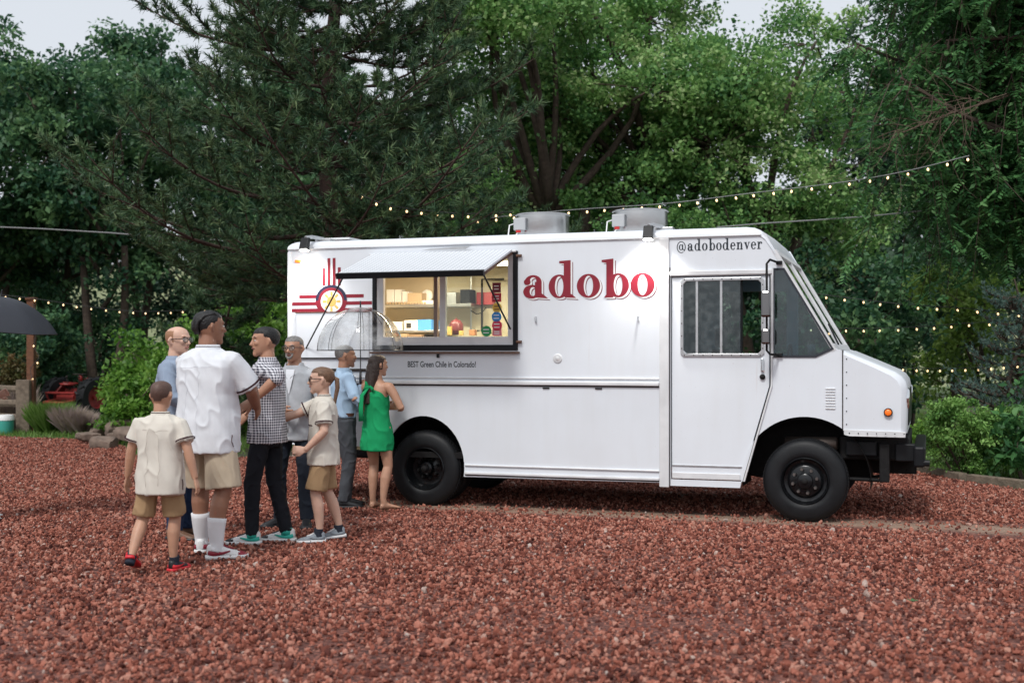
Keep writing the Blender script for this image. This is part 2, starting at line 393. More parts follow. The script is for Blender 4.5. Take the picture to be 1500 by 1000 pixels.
for a0, a1 in ((0.09, W / 2 - 0.02), (W / 2 + 0.02, W - 0.09)):
    MB().prism([(a0, 0.05), (a1, 0.05), (a1, WL - 0.06), (a0, WL - 0.06)], [], 0.008, 0.014, slope).build('windscreen_pane', M_quarter, truck)
MB().tube([(0.285, 0.25, 1.66), (0.16, 0.7, 1.86)], 0.009, 6).build('wiper', M_black, truck)
# --- hood
def hood_fn(a, b, d):   # d 0..1 across, narrowing to the nose with rounded corners
    k = max(0.0, (a - 0.345) / 0.56); ins = 0.006 + 0.05 * k ** 3
    return (a, ins + d * (W - 2 * ins), b)
hood_prof = [(0.345, 0.862), (0.905, 0.842), (0.912, 1.24), (0.895, 1.315), (0.86, 1.365), (0.80, 1.408), (0.60, 1.495), (0.345, 1.602)]
rr = []
for d, sc in ((0.0, 0.0), (0.012, 0.6), (0.03, 0.9), (0.06, 1.0), (0.5, 1.0), (0.94, 1.0), (0.97, 0.9), (0.988, 0.6), (1.0, 0.0)):
    ring = []
    for a, b in hood_prof:
        k = max(0, (a - 0.345) / 0.56)
        p = hood_fn(a - (1 - sc) * 0.055 * k ** 2, b - (1 - sc) * 0.04 * (1 if b > 1.3 else 0), d); ring.append(p)
    rr.append(ring)
autosmooth(MB().rings(rr).build('hood', M_white, truck), 30)
MB().prism([(0.352, 0.825), (0.40, 0.812), (0.89, 0.806), (0.894, 0.858), (0.352, 0.872)], [], 0.0, 0.03, lambda a, b, d: (a, 0.0 + d + 0.03 * max(0, (a - .345) / .56) ** 3, b)).build('hood_flange', M_white2, truck, bevel=0.003)
MB().box(0.336, 0.3445, 0.0, 0.05, 0.87, 1.60).build('hood_gap', M_gap, truck)
MB().box(0.897, 0.918, 0.35, W - 0.35, 0.90, 1.24).build('grille', M_black, truck, bevel=0.01)
for y in (0.2, W - 0.2):
    MB().lathe([(0, 0.93), (0.075, 0.925), (0.095, 0.915), (0.1, 0.88)], 20, 'x', (0, y, 1.16)).build('headlight', M_chrome, truck, True)
MB().lathe([(0, -0.012), (0.024, -0.012), (0.03, -0.004), (0.03, 0.03)], 18, 'y', (0.741, 0.012, 1.034)).build('marker_light', M_amber, truck, True)
MB().lathe([(0.03, 0.0), (0.038, -0.006), (0.04, 0.03)], 18, 'y', (0.741, 0.014, 1.034)).build('marker_bezel', M_black, truck, True)
MB().box(-5.33, -5.26, -0.022, 0.0, 2.545, 2.575).build('marker_light', M_amber, truck, bevel=0.006)
for i in range(7): link('rivet', RV, M_chassis, truck, loc=(0.40 + i * 0.08, -0.001, 0.84))
for i in range(6): link('rivet', RV, M_chassis, truck, loc=(0.375, 0.004, 0.92 + i * 0.12))
for i in range(8):
    MB().box(0.187, 0.275, -0.006, 0.006, 1.058 + i * 0.026, 1.07 + i * 0.026).build('louvre', M_white2, truck, bevel=0.003)
# --- mirrors on their bracket
mir = MB().tube([(-0.24, -0.01, 2.42), (-0.30, -0.16, 2.44), (-0.325, -0.20, 2.40), (-0.325, -0.20, 1.60), (-0.30, -0.17, 1.565), (-0.24, -0.01, 1.555)], 0.011, 8).build('mirror_bracket', M_chassis, truck, True)
MB().box(-0.372, -0.285, -0.27, -0.215, 1.905, 2.15).build('mirror', M_mirror, mir, bevel=0.02)
MB().box(-0.37, -0.29, -0.265, -0.215, 1.655, 1.80).build('mirror', M_mirror, mir, bevel=0.02)
for z in (2.42, 1.557): MB().box(-0.262, -0.205, -0.03, 0.0, z - 0.018, z + 0.018).build('bracket_foot', M_black, mir, bevel=0.005)
# --- wheels
def wheel(u, y, rear=False):
    rt = 0.385; wd = 0.22
    w = empty('wheel', (u, y, rt), 0, parent=truck)
    prof = [(0.222, 0.012), (0.235, 0.0), (0.27, -0.004), (0.335, 0.004), (0.368, 0.022), (0.382, 0.045), (0.386, 0.08), (0.386, wd - 0.08), (0.382, wd - 0.045), (0.368, wd - 0.022), (0.33, wd), (0.235, wd), (0.222, wd - 0.012)]
    t = autosmooth(MB().lathe(prof, 64, 'y').build('tyre', M_rubber, w), 50)
    tr = MB()
    for k in range(72):
        for q in range(4):
            a = 2 * math.pi * (k + (q % 2) * 0.5) / 72; y0 = 0.05 + q * 0.032
            c = Vector((math.cos(a), 0, math.sin(a))); tn = Vector((-math.sin(a), 0, math.cos(a)))
            p0 = c * 0.3845; p1 = c * 0.393
            vs = [p + tn * e * 0.0115 + Vector((0, yy, 0)) for p in (p0, p1) for e, yy in ((-1, y0), (1, y0), (1, y0 + 0.026), (-1, y0 + 0.026))]
            tr.add(vs, [(4, 5, 6, 7), (0, 1, 5, 4), (1, 2, 6, 5), (2, 3, 7, 6), (3, 0, 4, 7)])
    tag(tr.build('tread', M_rubber, w), kind='stuff')
    if not rear:
        rp = [(0.222, 0.008), (0.214, 0.0), (0.205, 0.012), (0.195, 0.05), (0.165, 0.06), (0.15, 0.03), (0.135, 0.02), (0.075, 0.012), (0.068, -0.01), (0.055, -0.018), (0.0, -0.02)]
    else:
        rp = [(0.222, 0.008), (0.214, 0.0), (0.205, 0.012), (0.195, 0.09), (0.175, 0.13), (0.14, 0.135), (0.10, 0.13), (0.07, 0.11), (0.065, 0.05), (0.05, 0.035), (0.0, 0.035)]
    autosmooth(MB().lathe(rp, 40, 'y').build('rim', M_rim, w), 40)
    for k in range(8):
        a = 2 * math.pi * (k + 0.3) / 8; rn, yn = (0.112, -0.006) if not rear else (0.105, 0.108)
        MB().lathe([(0.0, yn - 0.022), (0.013, yn - 0.022), (0.018, yn), (0.018, yn + 0.02)], 6, 'y', (rn * math.cos(a), 0, rn * math.sin(a))).build('lug_nut', M_chassis if rear else M_nut, w)
    MB().lathe([(0.0, -0.03), (0.018, -0.03), (0.03, -0.022), (0.034, 0.03)], 12, 'y', (0, 0.02 if rear else 0, 0)).build('hub_cap', M_chassis, w, True)
    if rear:
        autosmooth(MB().lathe([(r, h + wd + 0.05) for r, h in prof], 48, 'y').build('inner_tyre', M_rubber, w), 50)
    return w
wheel(0.0, 0.0); wheel(-3.849, 0.02, True)
for u, yy in ((0.0, W - 0.22), (-3.849, W - 0.5)):
    autosmooth(MB().lathe([(0.1, 0.0), (0.335, 0.004), (0.382, 0.045), (0.386, 0.08), (0.386, 0.15), (0.36, 0.22), (0.1, 0.22)], 40, 'y', (u, yy, 0.385)).build('far_wheel', M_rubber, truck), 50)
# --- wheel wells, chassis
for u, z, r0, r1 in ((0.0, 0.394, 0.585, 0.605), (-3.849, 0.409, 0.53, 0.55)):
    rr = []
    for y in (0.037, 0.62):
        rr.append([(u + r0 * math.cos(R(a)), y, z + r0 * math.sin(R(a))) for a in range(-8, 189, 7)])
    k = len(rr[0]); m = MB(); m.add(rr[0] + rr[1], [(i, i + 1, k + i + 1, k + i) for i in range(k - 1)])
    m.add([(u - r0, 0.62, 0.38), (u + r0, 0.62, 0.38), (u + r0, 0.62, 1.0), (u - r0, 0.62, 1.0)], [(0, 1, 2, 3)])
    m.build('wheel_well', M_chassis, truck)
MB().box(UR + 0.05, -0.7, 0.04, W - 0.04, 0.50, 0.56).build('floor', M_chassis, truck)
MB().box(-0.62, 0.33, 0.63, W - 0.05, 0.62, 0.68).build('cab_floor', M_dark, truck)
for y in (0.66, W - 0.76):
    MB().box(-5.3, 0.98, y, y + 0.1, 0.42, 0.60).build('frame_rail', M_chassis, truck)
MB().tube([(0, 0.2, 0.36), (0, W - 0.2, 0.36)], 0.05, 10).build('front_axle', M_chassis, truck)
MB().tube([(-3.849, 0.3, 0.385), (-3.849, W - 0.3, 0.385)], 0.06, 10).ball((-3.849, W / 2, 0.385), 0.17).build('rear_axle', M_chassis, truck)
MB().tube([(-3.8, W / 2, 0.42), (-0.5, W / 2, 0.48)], 0.04, 10).build('drive_shaft', M_chassis, truck)
MB().box(-2.9, -2.2, 1.3, 1.75, 0.3, 0.55).build('fuel_tank', M_chassis, truck, bevel=0.03)
lf = MB()
for k in range(4): lf.tube([(-0.6 + k * 0.09, 0.42, 0.40 - k * 0.012), (0.0, 0.42, 0.34 - k * 0.012), (0.72 - k * 0.09, 0.42, 0.42 - k * 0.012)], 0.016, 4)
lf.build('leaf_spring', M_chassis, truck)
MB().box(0.66, 0.75, 0.10, 0.20, 0.385, 0.74).build('spring_hanger', M_chassis, truck, bevel=0.012)
MB().box(0.30, 0.92, 0.2, W - 0.2, 0.58, 0.80).build('engine_bay', M_chassis, truck, bevel=0.02)
MB().box(0.36, 0.64, 0.14, 0.2, 0.62, 0.76).build('steering_box', M_black, truck, bevel=0.015)
MB().tube([(0.1, 0.25, 0.40), (0.66, 0.16, 0.40)], 0.018, 8).build('drag_link', M_chassis, truck)
MB().tube([(-0.2, 0.3, 0.72), (0.28, 0.2, 0.73)], 0.06, 12).build('air_duct', mat('dull_duct', (0.10, 0.08, 0.07), 0.5, 0.6), truck, True)
MB().box(0.96, 1.06, 0.12, W - 0.12, 0.53, 0.72).build('bumper', M_black, truck, bevel=0.02)
MB().box(0.80, 0.97, 0.16, 0.30, 0.58, 0.74).build('bumper_arm', M_black, truck, bevel=0.01)
MB().tube([(1.02, 0.15, 0.57), (1.10, 0.15, 0.57)], 0.03, 10).build('tow_pin', M_black, truck)
# --- cab interior
MB().box(-1.38, -1.35, 0.05, W - 0.05, 0.6, 2.6).build('bulkhead', M_dark, truck)
MB().box(-1.34, -0.4, 0.06, W - 0.06, 2.58, 2.60).build('headlining', M_dark, truck)
seat = MB().box(-1.0, -0.55, 1.3, 1.75, 0.95, 1.08).box(-1.1, -0.95, 1.3, 1.75, 1.05, 1.62).box(-1.08, -0.97, 1.42, 1.63, 1.64, 1.85).build('driver_seat', M_dark, truck, bevel=0.03)
MB().prism([(-0.15, 1.28), (0.25, 1.28), (0.25, 1.58), (0.0, 1.56), (-0.15, 1.42)], [], 0.06, W - 0.06).build('dashboard', M_dark, truck, bevel=0.02)
MB().lathe([(0.17, -0.012), (0.185, 0.0), (0.17, 0.012), (0.155, 0.0), (0.17, -0.012)], 28, 'x', (-0.3, 1.52, 1.5)).build('steering_wheel', M_black, truck, True)
cup_ = MB().lathe([(0.0, 1.56), (0.032, 1.56), (0.042, 1.66), (0.0, 1.66)], 16, 'z', (0.03, 0.3, 0)).build('paper_cup', mat('cup_paper', (0.7, 0.45, 0.4), 0.6), truck, True)
MB().box(-0.62, -0.585, 0.05, 0.09, 1.3, 2.3).build('grab_rail', M_black, truck)
# --- serving window
fo = [(WIN[0] - 0.045, WIN[2] - 0.055), (WIN[1] + 0.05, WIN[2] - 0.055), (WIN[1] + 0.05, WIN[3] + 0.03), (WIN[0] - 0.045, WIN[3] + 0.03)]
win = MB().prism(fo, [win_hole], -0.018, 0.0).build('serving_window', M_black, truck, bevel=0.004)
a0, a1, b0, b1 = WIN
fi = [(a0 + 0.075, b0 + 0.085), (a1 - 0.06, b0 + 0.085), (a1 - 0.06, b1 - 0.04), (a0 + 0.075, b1 - 0.04)]
MB().prism([(a0, b0), (a1, b0), (a1, b1), (a0, b1)], [fi], 0.0, 0.05).build('sash', M_white2, win, bevel=0.004)
MB().box(-3.735, -3.695, 0.005, 0.045, b0 + 0.085, b1 - 0.04).build('sash_bar', mat('bronze_bar', (0.25, 0.18, 0.15), 0.5), win)
MB().box(-3.665, -3.60, -0.004, 0.04, b0 + 0.085, b1 - 0.04).build('sash_bar', M_white2, win)
MB().box(-3.60, a1 - 0.06, 0.018, 0.022, b0 + 0.085, b1 - 0.04).build('pane', M_glass, win)
MB().box(a0 - 0.06, a1 + 0.07, -0.05, -0.006, b0 - 0.085, b0 - 0.068).build('counter_edge', M_rust, win)
MB().box(-3.69, -3.665, -0.03, -0.01, b0 - 0.13, b0 - 0.09).build('padlock', M_black, win, bevel=0.005)
for u, z in ((a1 + 0.06, b1 - 0.02), (a1 + 0.06, b0 + 0.03)):
    MB().tube([(u - 0.02, -0.025, z), (u + 0.035, -0.025, z)], 0.014, 8).build('hinge_pin', M_rust, win)
M_st = {k: mat('sticker_' + k, c, 0.5) for k, c in dict(red=(0.5, 0.02, 0.05), maroon=(0.18, 0.01, 0.03), yellow=(0.8, 0.55, 0.08), blue=(0.02, 0.25, 0.65), crimson=(0.7, 0.03, 0.08), green=(0.02, 0.30, 0.09), pink=(0.75, 0.2, 0.25)).items()}
for k, u, z, w_, h_, rd in (('maroon', -3.05, 2.24, 0.045, 0.05, 0), ('red', -3.05, 2.14, 0.05, 0.045, 0), ('yellow', -3.045, 2.035, 0.05, 0.05, 1), ('blue', -3.05, 1.945, 0.052, 0.052, 1), ('crimson', -3.045, 1.855, 0.054, 0.054, 1), ('pink', -3.045, 1.785, 0.05, 0.035, 0), ('green', -3.16, 1.80, 0.055, 0.055, 1)):
    sh = ell(u, z, w_, h_, n=24) if rd else [(u - w_, z - h_), (u + w_, z - h_), (u + w_, z + h_), (u - w_, z + h_)]
    st_ = MB().prism(sh, [], 0.013, 0.017).build('sticker', M_st[k], win)
    st_.location.x = 0.0
    for q in (-0.3, 0.3):
        MB().box(u - w_ * 0.6, u + w_ * 0.5, 0.011, 0.0128, z + h_ * q - 0.005, z + h_ * q + 0.005).build('sticker_print', M_print if k != 'yellow' else M_dred, win)
# --- awning flap over the window with its prop rod
def aw(a, b, d): return (a, -0.02 - b * 0.953 - d * 0.303, 2.60 - b * 0.303 + d * 0.953)
awn = MB().prism([(-4.40, 0), (-2.87, 0), (-2.87, 0.885), (-4.40, 0.885)], [], 0.0, 0.02, aw).build('awning_flap', M_plate, truck)
MB().prism([(-4.405, 0.86), (-2.865, 0.86), (-2.865, 0.9), (-4.405, 0.9)], [], -0.03, 0.024, aw).build('flap_edge', M_black, awn)
for u in (-4.40, -2.885): MB().prism([(u, 0.0), (u + 0.015, 0.0), (u + 0.015, 0.86), (u, 0.86)], [], -0.03, -0.001, aw).build('flap_side', M_rust, awn)
MB().tube([(-4.45, -0.02, 2.60), (-2.83, -0.02, 2.60)], 0.014, 8).build('flap_hinge', M_white2, awn)
MB().tube([(-4.36, -0.80, 2.325), (-5.20, -0.01, 1.63)], 0.008, 6).build('prop_rod', M_black, awn)
MB().tube([(-2.895, -0.80, 2.325), (-2.885, -0.04, 1.82)], 0.009, 6).build('prop_rod', M_black, awn)
MB().prism([(-4.2, 0.0), (-3.72, 0.0), (-3.66, 0.03), (-4.1, 0.012)], [], 0.0, 0.012, lambda a, b, d: (a + 0.35, -0.03 - d, 2.635 + b)).build('door_strip', M_alu, truck)
# --- access panel, small fittings
pn = [(-5.32, 1.53), (-4.46, 1.53), (-4.46, 2.005), (-5.32, 2.005)]
pan = MB().prism(pn, [], -0.012, 0.0).build('access_panel', M_white, truck, bevel=0.004)
MB().box(-5.325, -4.455, -0.016, 0.0, 2.006, 2.016).build('panel_hinge', M_rust, pan)
MB().box(-5.325, -4.455, -0.02, 0.0, 1.518, 1.529).build('panel_seal', M_chassis, pan)
MB().box(-5.3, -4.5, -0.012, 0.0, 1.385, 1.415).build('dark_strip', M_gap, truck)  # narrow dark strip on the wall below the access panel
MB().lathe([(0.0, -0.012), (0.018, -0.014), (0.024, -0.006), (0.036, -0.012), (0.046, -0.006), (0.048, 0.0)], 24, 'y', (-2.40, 0, 1.523)).build('fuel_cap', M_white2, truck, True)
for u in (-2.628, -1.583): MB().tube([(u, 0.0, 1.94), (u, -0.025, 1.93), (u + 0.006, -0.03, 1.90), (u, -0.006, 1.885)], 0.008, 6).build('hook', M_alu, truck)
# --- floodlights on the roof edge
for u in (-5.16, -1.46):
    fl = MB().tube([(u + 0.10, 0.12, 2.80), (u + 0.03, 0.0, 2.815), (u, -0.09, 2.80)], 0.022, 8).box(u + 0.02, u + 0.2, 0.08, 0.2, 2.765, 2.80).build('floodlight', M_alu, truck, bevel=0.004)
    hd = MB().prism([(-0.11, 2.80), (-0.06, 2.80), (-0.09, 2.665), (-0.16, 2.68)], [], u - 0.045, u + 0.045, lambda a, b, d: (d, a, b)).build('lamp_head', M_black, fl, bevel=0.006)
    MB().box(u - 0.04, u + 0.04, -0.152, -0.096, 2.658, 2.664).build('lamp_lens', mat('lamp_lens', (1, 1, 1), 0.3, emit=(1, 0.97, 0.9), estr=20), fl)
    ld = bpy.data.lights.new('floodlight_beam', 'SPOT'); ld.energy = 48; ld.spot_size = R(125); ld.spot_blend = 0.9; ld.shadow_soft_size = 0.05; ld.color = (1, 0.97, 0.92)
    lo = bpy.data.objects.new('floodlight_beam', ld); COL.objects.link(lo); lo.parent = fl; lo.location = (u, -0.125, 2.645)
    lo.rotation_euler = Vector((0, -0.35, 1.0)).to_track_quat('Z', 'Y').to_euler()
# --- roof fans, vent
for u in (K(795, 330, .85)[0], K(938, 330, .85)[0]):
    fn = autosmooth(MB().lathe([(0.0, 2.80), (0.25, 2.80), (0.275, 2.775), (0.285, 2.80), (0.282, 3.04), (0.296, 3.045), (0.296, 3.055), (0.272, 3.055), (0.262, 2.9), (0.0, 2.88)], 48, 'z', (u, 0.85, 0)).build('roof_fan', M_steel, truck), 40)
    MB().box(u - 0.23, u - 0.10, 0.55, 0.63, 2.87, 3.0).build('switch_box', mat('switch_grey', (0.42, 0.43, 0.44), 0.5), fn, bevel=0.008)
    MB().box(u - 0.20, u - 0.15, 0.545, 0.56, 2.845, 2.87).build('red_switch', mat('switch_red', (0.5, 0.02, 0.02), 0.4), fn)
    MB().tube([(u - 0.17, 0.57, 2.87), (u - 0.21, 0.54, 2.80), (u - 0.29, 0.56, 2.82), (u - 0.29, 0.6, 2.93), (u - 0.23, 0.62, 2.95)], 0.008, 6).build('cable', M_print, fn, True)
uv_ = K(502, 345, .95)[0]
vt = MB().box(uv_ - .12, uv_ + .12, 0.85, 1.1, 2.77, 2.86).build('roof_vent', mat('vent_brown', (0.16, 0.08, 0.05), 0.8, var=0.3), truck)
MB().box(uv_ - .16, uv_ + .16, 0.80, 1.15, 2.862, 2.884).build('vent_lid', M_white2, vt, bevel=0.005)
# --- kitchen seen through the window
kit = empty('kitchen', (0, 0, 0), parent=truck)
MB().box(UR + 0.05, -1.39, W - 0.07, W - 0.04, 0.57, 2.6).build('back_wall', M_cream, kit)
MB().box(UR + 0.05, -1.39, 0.04, W - 0.075, 2.585, 2.605).build('ceiling_panel', M_cream, kit)
MB().box(UR + 0.04, UR + 0.05, 0.04, W - 0.08, 0.57, 2.58).build('end_panel', M_cream, kit)
MB().box(-1.42, -1.39, 0.04, W - 0.08, 0.57, 2.58).build('end_panel', M_cream, kit)
def kbox(px0, px1, py0, py1, yd, dep, name, m, bevel=0.004):
    u0, z1 = K(px0, py0, yd); u1, z0 = K(px1, py1, yd)
    return MB().box(u0, u1, yd, yd + dep, z0, z1).build(name, m, kit, bevel=bevel)
M_box = mat('carton_white', (0.75, 0.73, 0.68), 0.6); M_blue = mat('carton_blue', (0.08, 0.3, 0.65), 0.6)
M_tan = mat('bin_tan', (0.45, 0.33, 0.2), 0.5); M_pot = mat('urn_red', (0.16, 0.03, 0.03), 0.35)
kbox(558, 690, 446, 449, 1.72, 0.35, 'shelf', M_steel)
kbox(558, 645, 484, 487, 1.55, 0.5, 'shelf', M_steel)
for i in range(14): kbox(566 + i * 4.2, 568.6 + i * 4.2, 442, 445.6, 1.75, 0.02, 'shelf_tooth', M_tan)
kbox(566, 577, 424, 443, 1.84, 0.12, 'container', M_box); kbox(578, 588, 424, 443, 1.85, 0.12, 'container', M_box); kbox(589, 599, 427, 443, 1.84, 0.12, 'container', M_box)
kbox(597, 618, 429, 445, 1.80, 0.2, 'bin', M_tan)
u_, z_ = K(626, 433, 1.95); MB().lathe([(0, 1.94), (0.07, 1.93), (0.075, 1.95), (0, 1.96)], 24, 'y', (u_, 0, z_)).build('plate', M_box, kit, True)
kbox(618, 634, 440, 445, 1.8, 0.15, 'tray', M_box)
kbox(654, 668, 428, 446, 1.9, 0.15, 'bowl_stack', M_steel); kbox(674, 688, 424, 446, 1.8, 0.2, 'dark_machine', M_chassis)
kbox(592, 611, 469, 483.8, 1.6, 0.25, 'carton', M_box); kbox(611, 632, 468, 483.8, 1.62, 0.25, 'carton', M_blue); kbox(570, 589, 471, 483.8, 1.62, 0.25, 'carton', M_box)
kbox(595, 602, 473, 480, 1.59, 0.008, 'carton_badge', M_dark)
kbox(584, 596, 489, 499, 1.5, 0.2, 'bag', M_tan); kbox(598, 618, 490, 499, 1.5, 0.2, 'bag', mat('bag_brown', (0.3, 0.2, 0.12), 0.7)); kbox(622, 634, 489, 499, 1.5, 0.2, 'bag', M_chassis)
u_, z_ = K(666, 490, 1.4)
MB().lathe([(0, z_), (0.075, z_), (0.085, z_ + 0.07), (0.075, z_ + 0.13), (0.05, z_ + 0.165), (0.012, z_ + 0.175), (0.012, z_ + 0.19), (0, z_ + 0.19)], 24, 'z', (u_, 1.45, 0)).build('urn', M_pot, kit, True)
kbox(655, 660, 478, 491, 1.3, 0.05, 'bottle', M_yel); kbox(672, 677, 484, 491, 1.3, 0.05, 'bottle', M_yel); kbox(687, 695, 483, 491, 1.5, 0.08, 'jug', mat('jug_orange', (0.5, 0.2, 0.08), 0.5))
kbox(698, 722, 428, 446, 1.98, 0.08, 'red_cabinet', mat('cabinet_red', (0.4, 0.03, 0.03), 0.4))
p = [K(x, y, 1.96) for x, y in ((738, 409), (706, 409), (706, 484), (694, 484))]
MB().tube([(u, 1.96, z) for u, z in p], 0.014, 8).build('pipe', M_chassis, kit)
p = [K(x, y, 2.03) for x, y in ((690, 405), (690, 484))]; MB().tube([(u, 2.03, z) for u, z in p], 0.012, 8).build('pipe', M_steel, kit)
p = [K(x, y, 1.95) for x, y in ((690, 455), (698, 460), (706, 458), (712, 450))]; MB().tube([(u, 1.95, z) for u, z in p], 0.006, 6).build('cable', M_chassis, kit)
MB().box(-4.9, -2.5, 1.0, 1.12, 2.545, 2.575).build('ceiling_lamp', mat('kitchen_lamp', (1, 1, 1), 0.4, emit=(1, 0.85, 0.62), estr=6), kit)
kd = bpy.data.lights.new('kitchen_light', 'AREA'); kd.shape = 'RECTANGLE'; kd.size = 2.4; kd.size_y = 0.12; kd.energy = 55; kd.color = (1, 0.86, 0.64)
ko = bpy.data.objects.new('kitchen_light', kd); COL.objects.link(ko); ko.parent = kit; ko.location = (-3.7, 1.06, 2.54)

# loose things standing in the truck are things of their own
LOOSE = {
 'container': ['white upright container at the rear end of the upper kitchen shelf', 'white upright container in the middle of three on the upper kitchen shelf', 'shorter white container beside the tan bin on the upper kitchen shelf'],
 'bin': ['square tan bin on the upper kitchen shelf'], 'plate': ['round pale plate propped upright on the upper kitchen shelf'], 'tray': ['low white tray in front of the propped plate'],
 'bowl_stack': ['stack of steel bowls behind the glass pane of the kitchen'], 'dark_machine': ['dark boxy machine at the end of the upper kitchen shelf'],
 'carton': ['white carton with a dark badge on the lower kitchen shelf', 'blue carton on the lower kitchen shelf', 'plain white carton behind the umbrella on the lower kitchen shelf'],
 'bag': ['tan bag under the lower kitchen shelf', 'brown bag under the lower kitchen shelf', 'black bag under the lower kitchen shelf'],
 'urn': ['dark red rounded urn with a lid on the kitchen counter'], 'bottle': ['yellow bottle standing in front of the dark red urn', 'yellow bottle between the urn and the orange jug'], 'jug': ['small orange jug below the kitchen pipes'], 'paper_cup': ['pink and white paper cup on the dashboard'],
}
bpy.context.view_layer.update()
TM = Matrix.Translation((TX, TY, 0)) @ Matrix.Rotation(-PSI, 4, 'Z'); seen_ = {}
for o in list(kit.children) + [cup_]:
    nm = o.name.split('.')[0]
    if nm not in LOOSE: continue
    k = seen_.get(nm, 0); seen_[nm] = k + 1
    vs_ = [v.co.copy() for v in o.data.vertices]; lo_ = Vector((sum(v.x for v in vs_) / len(vs_), sum(v.y for v in vs_) / len(vs_), min(v.z for v in vs_)))
    for v in o.data.vertices: v.co -= lo_
    o.parent = None; o.location = TM @ lo_; o.rotation_euler = (0, 0, -PSI)
    tag(o, LOOSE[nm][k], {'bowl_stack': 'bowls', 'dark_machine': 'machine', 'paper_cup': 'cup'}.get(nm, nm))
bd_ = [c for c in kit.children if c.name.startswith('carton_badge')][0]
cw_ = [o for o in COL.objects if o.get('label', '').startswith('white carton with a dark badge')][0]
bd_.parent = cw_; lo_ = cw_.location
for v in bd_.data.vertices: v.co -= TM.inverted() @ lo_

# ---------------------------------------------------------------- lettering and emblem
def arc_stroke(cx, cz, rx, rz, a0, a1, w0, w1, n=20):
    """a bowed stroke whose width swells from w0 at the ends to w1 at the sides"""
    o, i_ = [], []
    for k in range(n + 1):
        a = R(a0 + (a1 - a0) * k / n); w = w0 + (w1 - w0) * abs(math.cos(a))
        o.append((cx + rx * math.cos(a), cz + rz * math.sin(a)))
        i_.append((cx + (rx - w) * math.cos(a), cz + (rz - w * 0.35 - w0 * 0.6) * math.sin(a)))
    return o + i_[::-1]
def rect(a0, a1, b0, b1): return [(a0, b0), (a1, b0), (a1, b1), (a0, b1)]
# glyphs: list of (outline, holes), x-height 1
RING = (ell(0.5, 0.5, 0.5, 0.53, n=40), [ell(0.5, 0.5, 0.20, 0.45, n=40)])
def ring_at(dx, sx=1.0): return ([((a) * sx + dx, b) for a, b in RING[0]], [[((a) * sx + dx, b) for a, b in h] for h in RING[1]])
GL = {
 'o': (1.0, [RING]),
 'd': (1.16, [ring_at(0.0, 0.92), (rect(0.66, 0.96, 0.04, 1.55), []), ([(0.46, 1.63), (0.46, 1.54), (0.7, 1.5), (0.96, 1.5), (0.96, 1.66)], []), ([(0.7, 0.0), (1.2, -0.03), (1.04, 0.12), (0.9, 0.2), (0.7, 0.14)], [])]),
 'b': (1.16, [ring_at(0.24, 0.92), (rect(0.2, 0.5, 0.0, 1.55), []), ([(0.0, 1.63), (0.0, 1.55), (0.24, 1.48), (0.5, 1.48), (0.5, 1.68)], []), ([(0.1, -0.03), (0.5, -0.03), (0.5, 0.1), (0.2, 0.1)], [])]),
 'a': (1.08, [(rect(0.54, 0.84, 0.1, 0.72), []), (arc_stroke(0.46, 0.7, 0.38, 0.33, 0, 165, 0.1, 0.24), []), (ell(0.2, 0.72, 0.15, 0.14, n=20), []), (ell(0.4, 0.28, 0.38, 0.31, n=32), [ell(0.45, 0.29, 0.14, 0.2, n=24)]), ([(0.56, 0.02), (1.12, -0.03), (0.98, 0.1), (0.84, 0.2), (0.56, 0.2)], [])]),
 'e': (0.92, [(arc_stroke(0.46, 0.5, 0.46, 0.53, 0, 325, 0.1, 0.28), []), (rect(0.2, 0.9, 0.5, 0.6), [])]),
 'n': (1.16, [(rect(0.14, 0.42, 0.0, 1.0), []), (rect(0.72, 1.0, 0.0, 0.72), []), (arc_stroke(0.66, 0.64, 0.34, 0.4, 0, 150, 0.1, 0.26), []), (rect(0.0, 0.54, 0.0, 0.09), []), (rect(0.62, 1.12, 0.0, 0.09), []), (rect(0.0, 0.3, 0.91, 1.0), [])]),
 'r': (0.86, [(rect(0.14, 0.42, 0.0, 1.0), []), (arc_stroke(0.62, 0.66, 0.3, 0.36, 40, 170, 0.1, 0.2), []), (ell(0.74, 0.84, 0.13, 0.14, n=16), []), (rect(0.0, 0.6, 0.0, 0.09), []), (rect(0.0, 0.3, 0.91, 1.0), [])]),
 'v': (1.0, [([(0.04, 1.0), (0.36, 1.0), (0.62, 0.3), (0.52, -0.02), (0.44, -0.02)], []), ([(0.44, 0.0), (0.54, 0.0), (0.92, 1.0), (0.8, 1.0)], []), (rect(-0.06, 0.46, 0.92, 1.0), []), (rect(0.66, 1.04, 0.92, 1.0), [])]),
 '@': (1.75, [(arc_stroke(0.8, 0.55, 0.8, 0.82, -50, 300, 0.09, 0.16, 36), []), (ell(0.74, 0.52, 0.36, 0.42, n=28), [ell(0.76, 0.52, 0.17, 0.34, n=24)]), (rect(0.98, 1.14, 0.16, 0.94), []), (arc_stroke(1.3, 0.4, 0.26, 0.3, 180, 350, 0.08, 0.12), [])]),
}
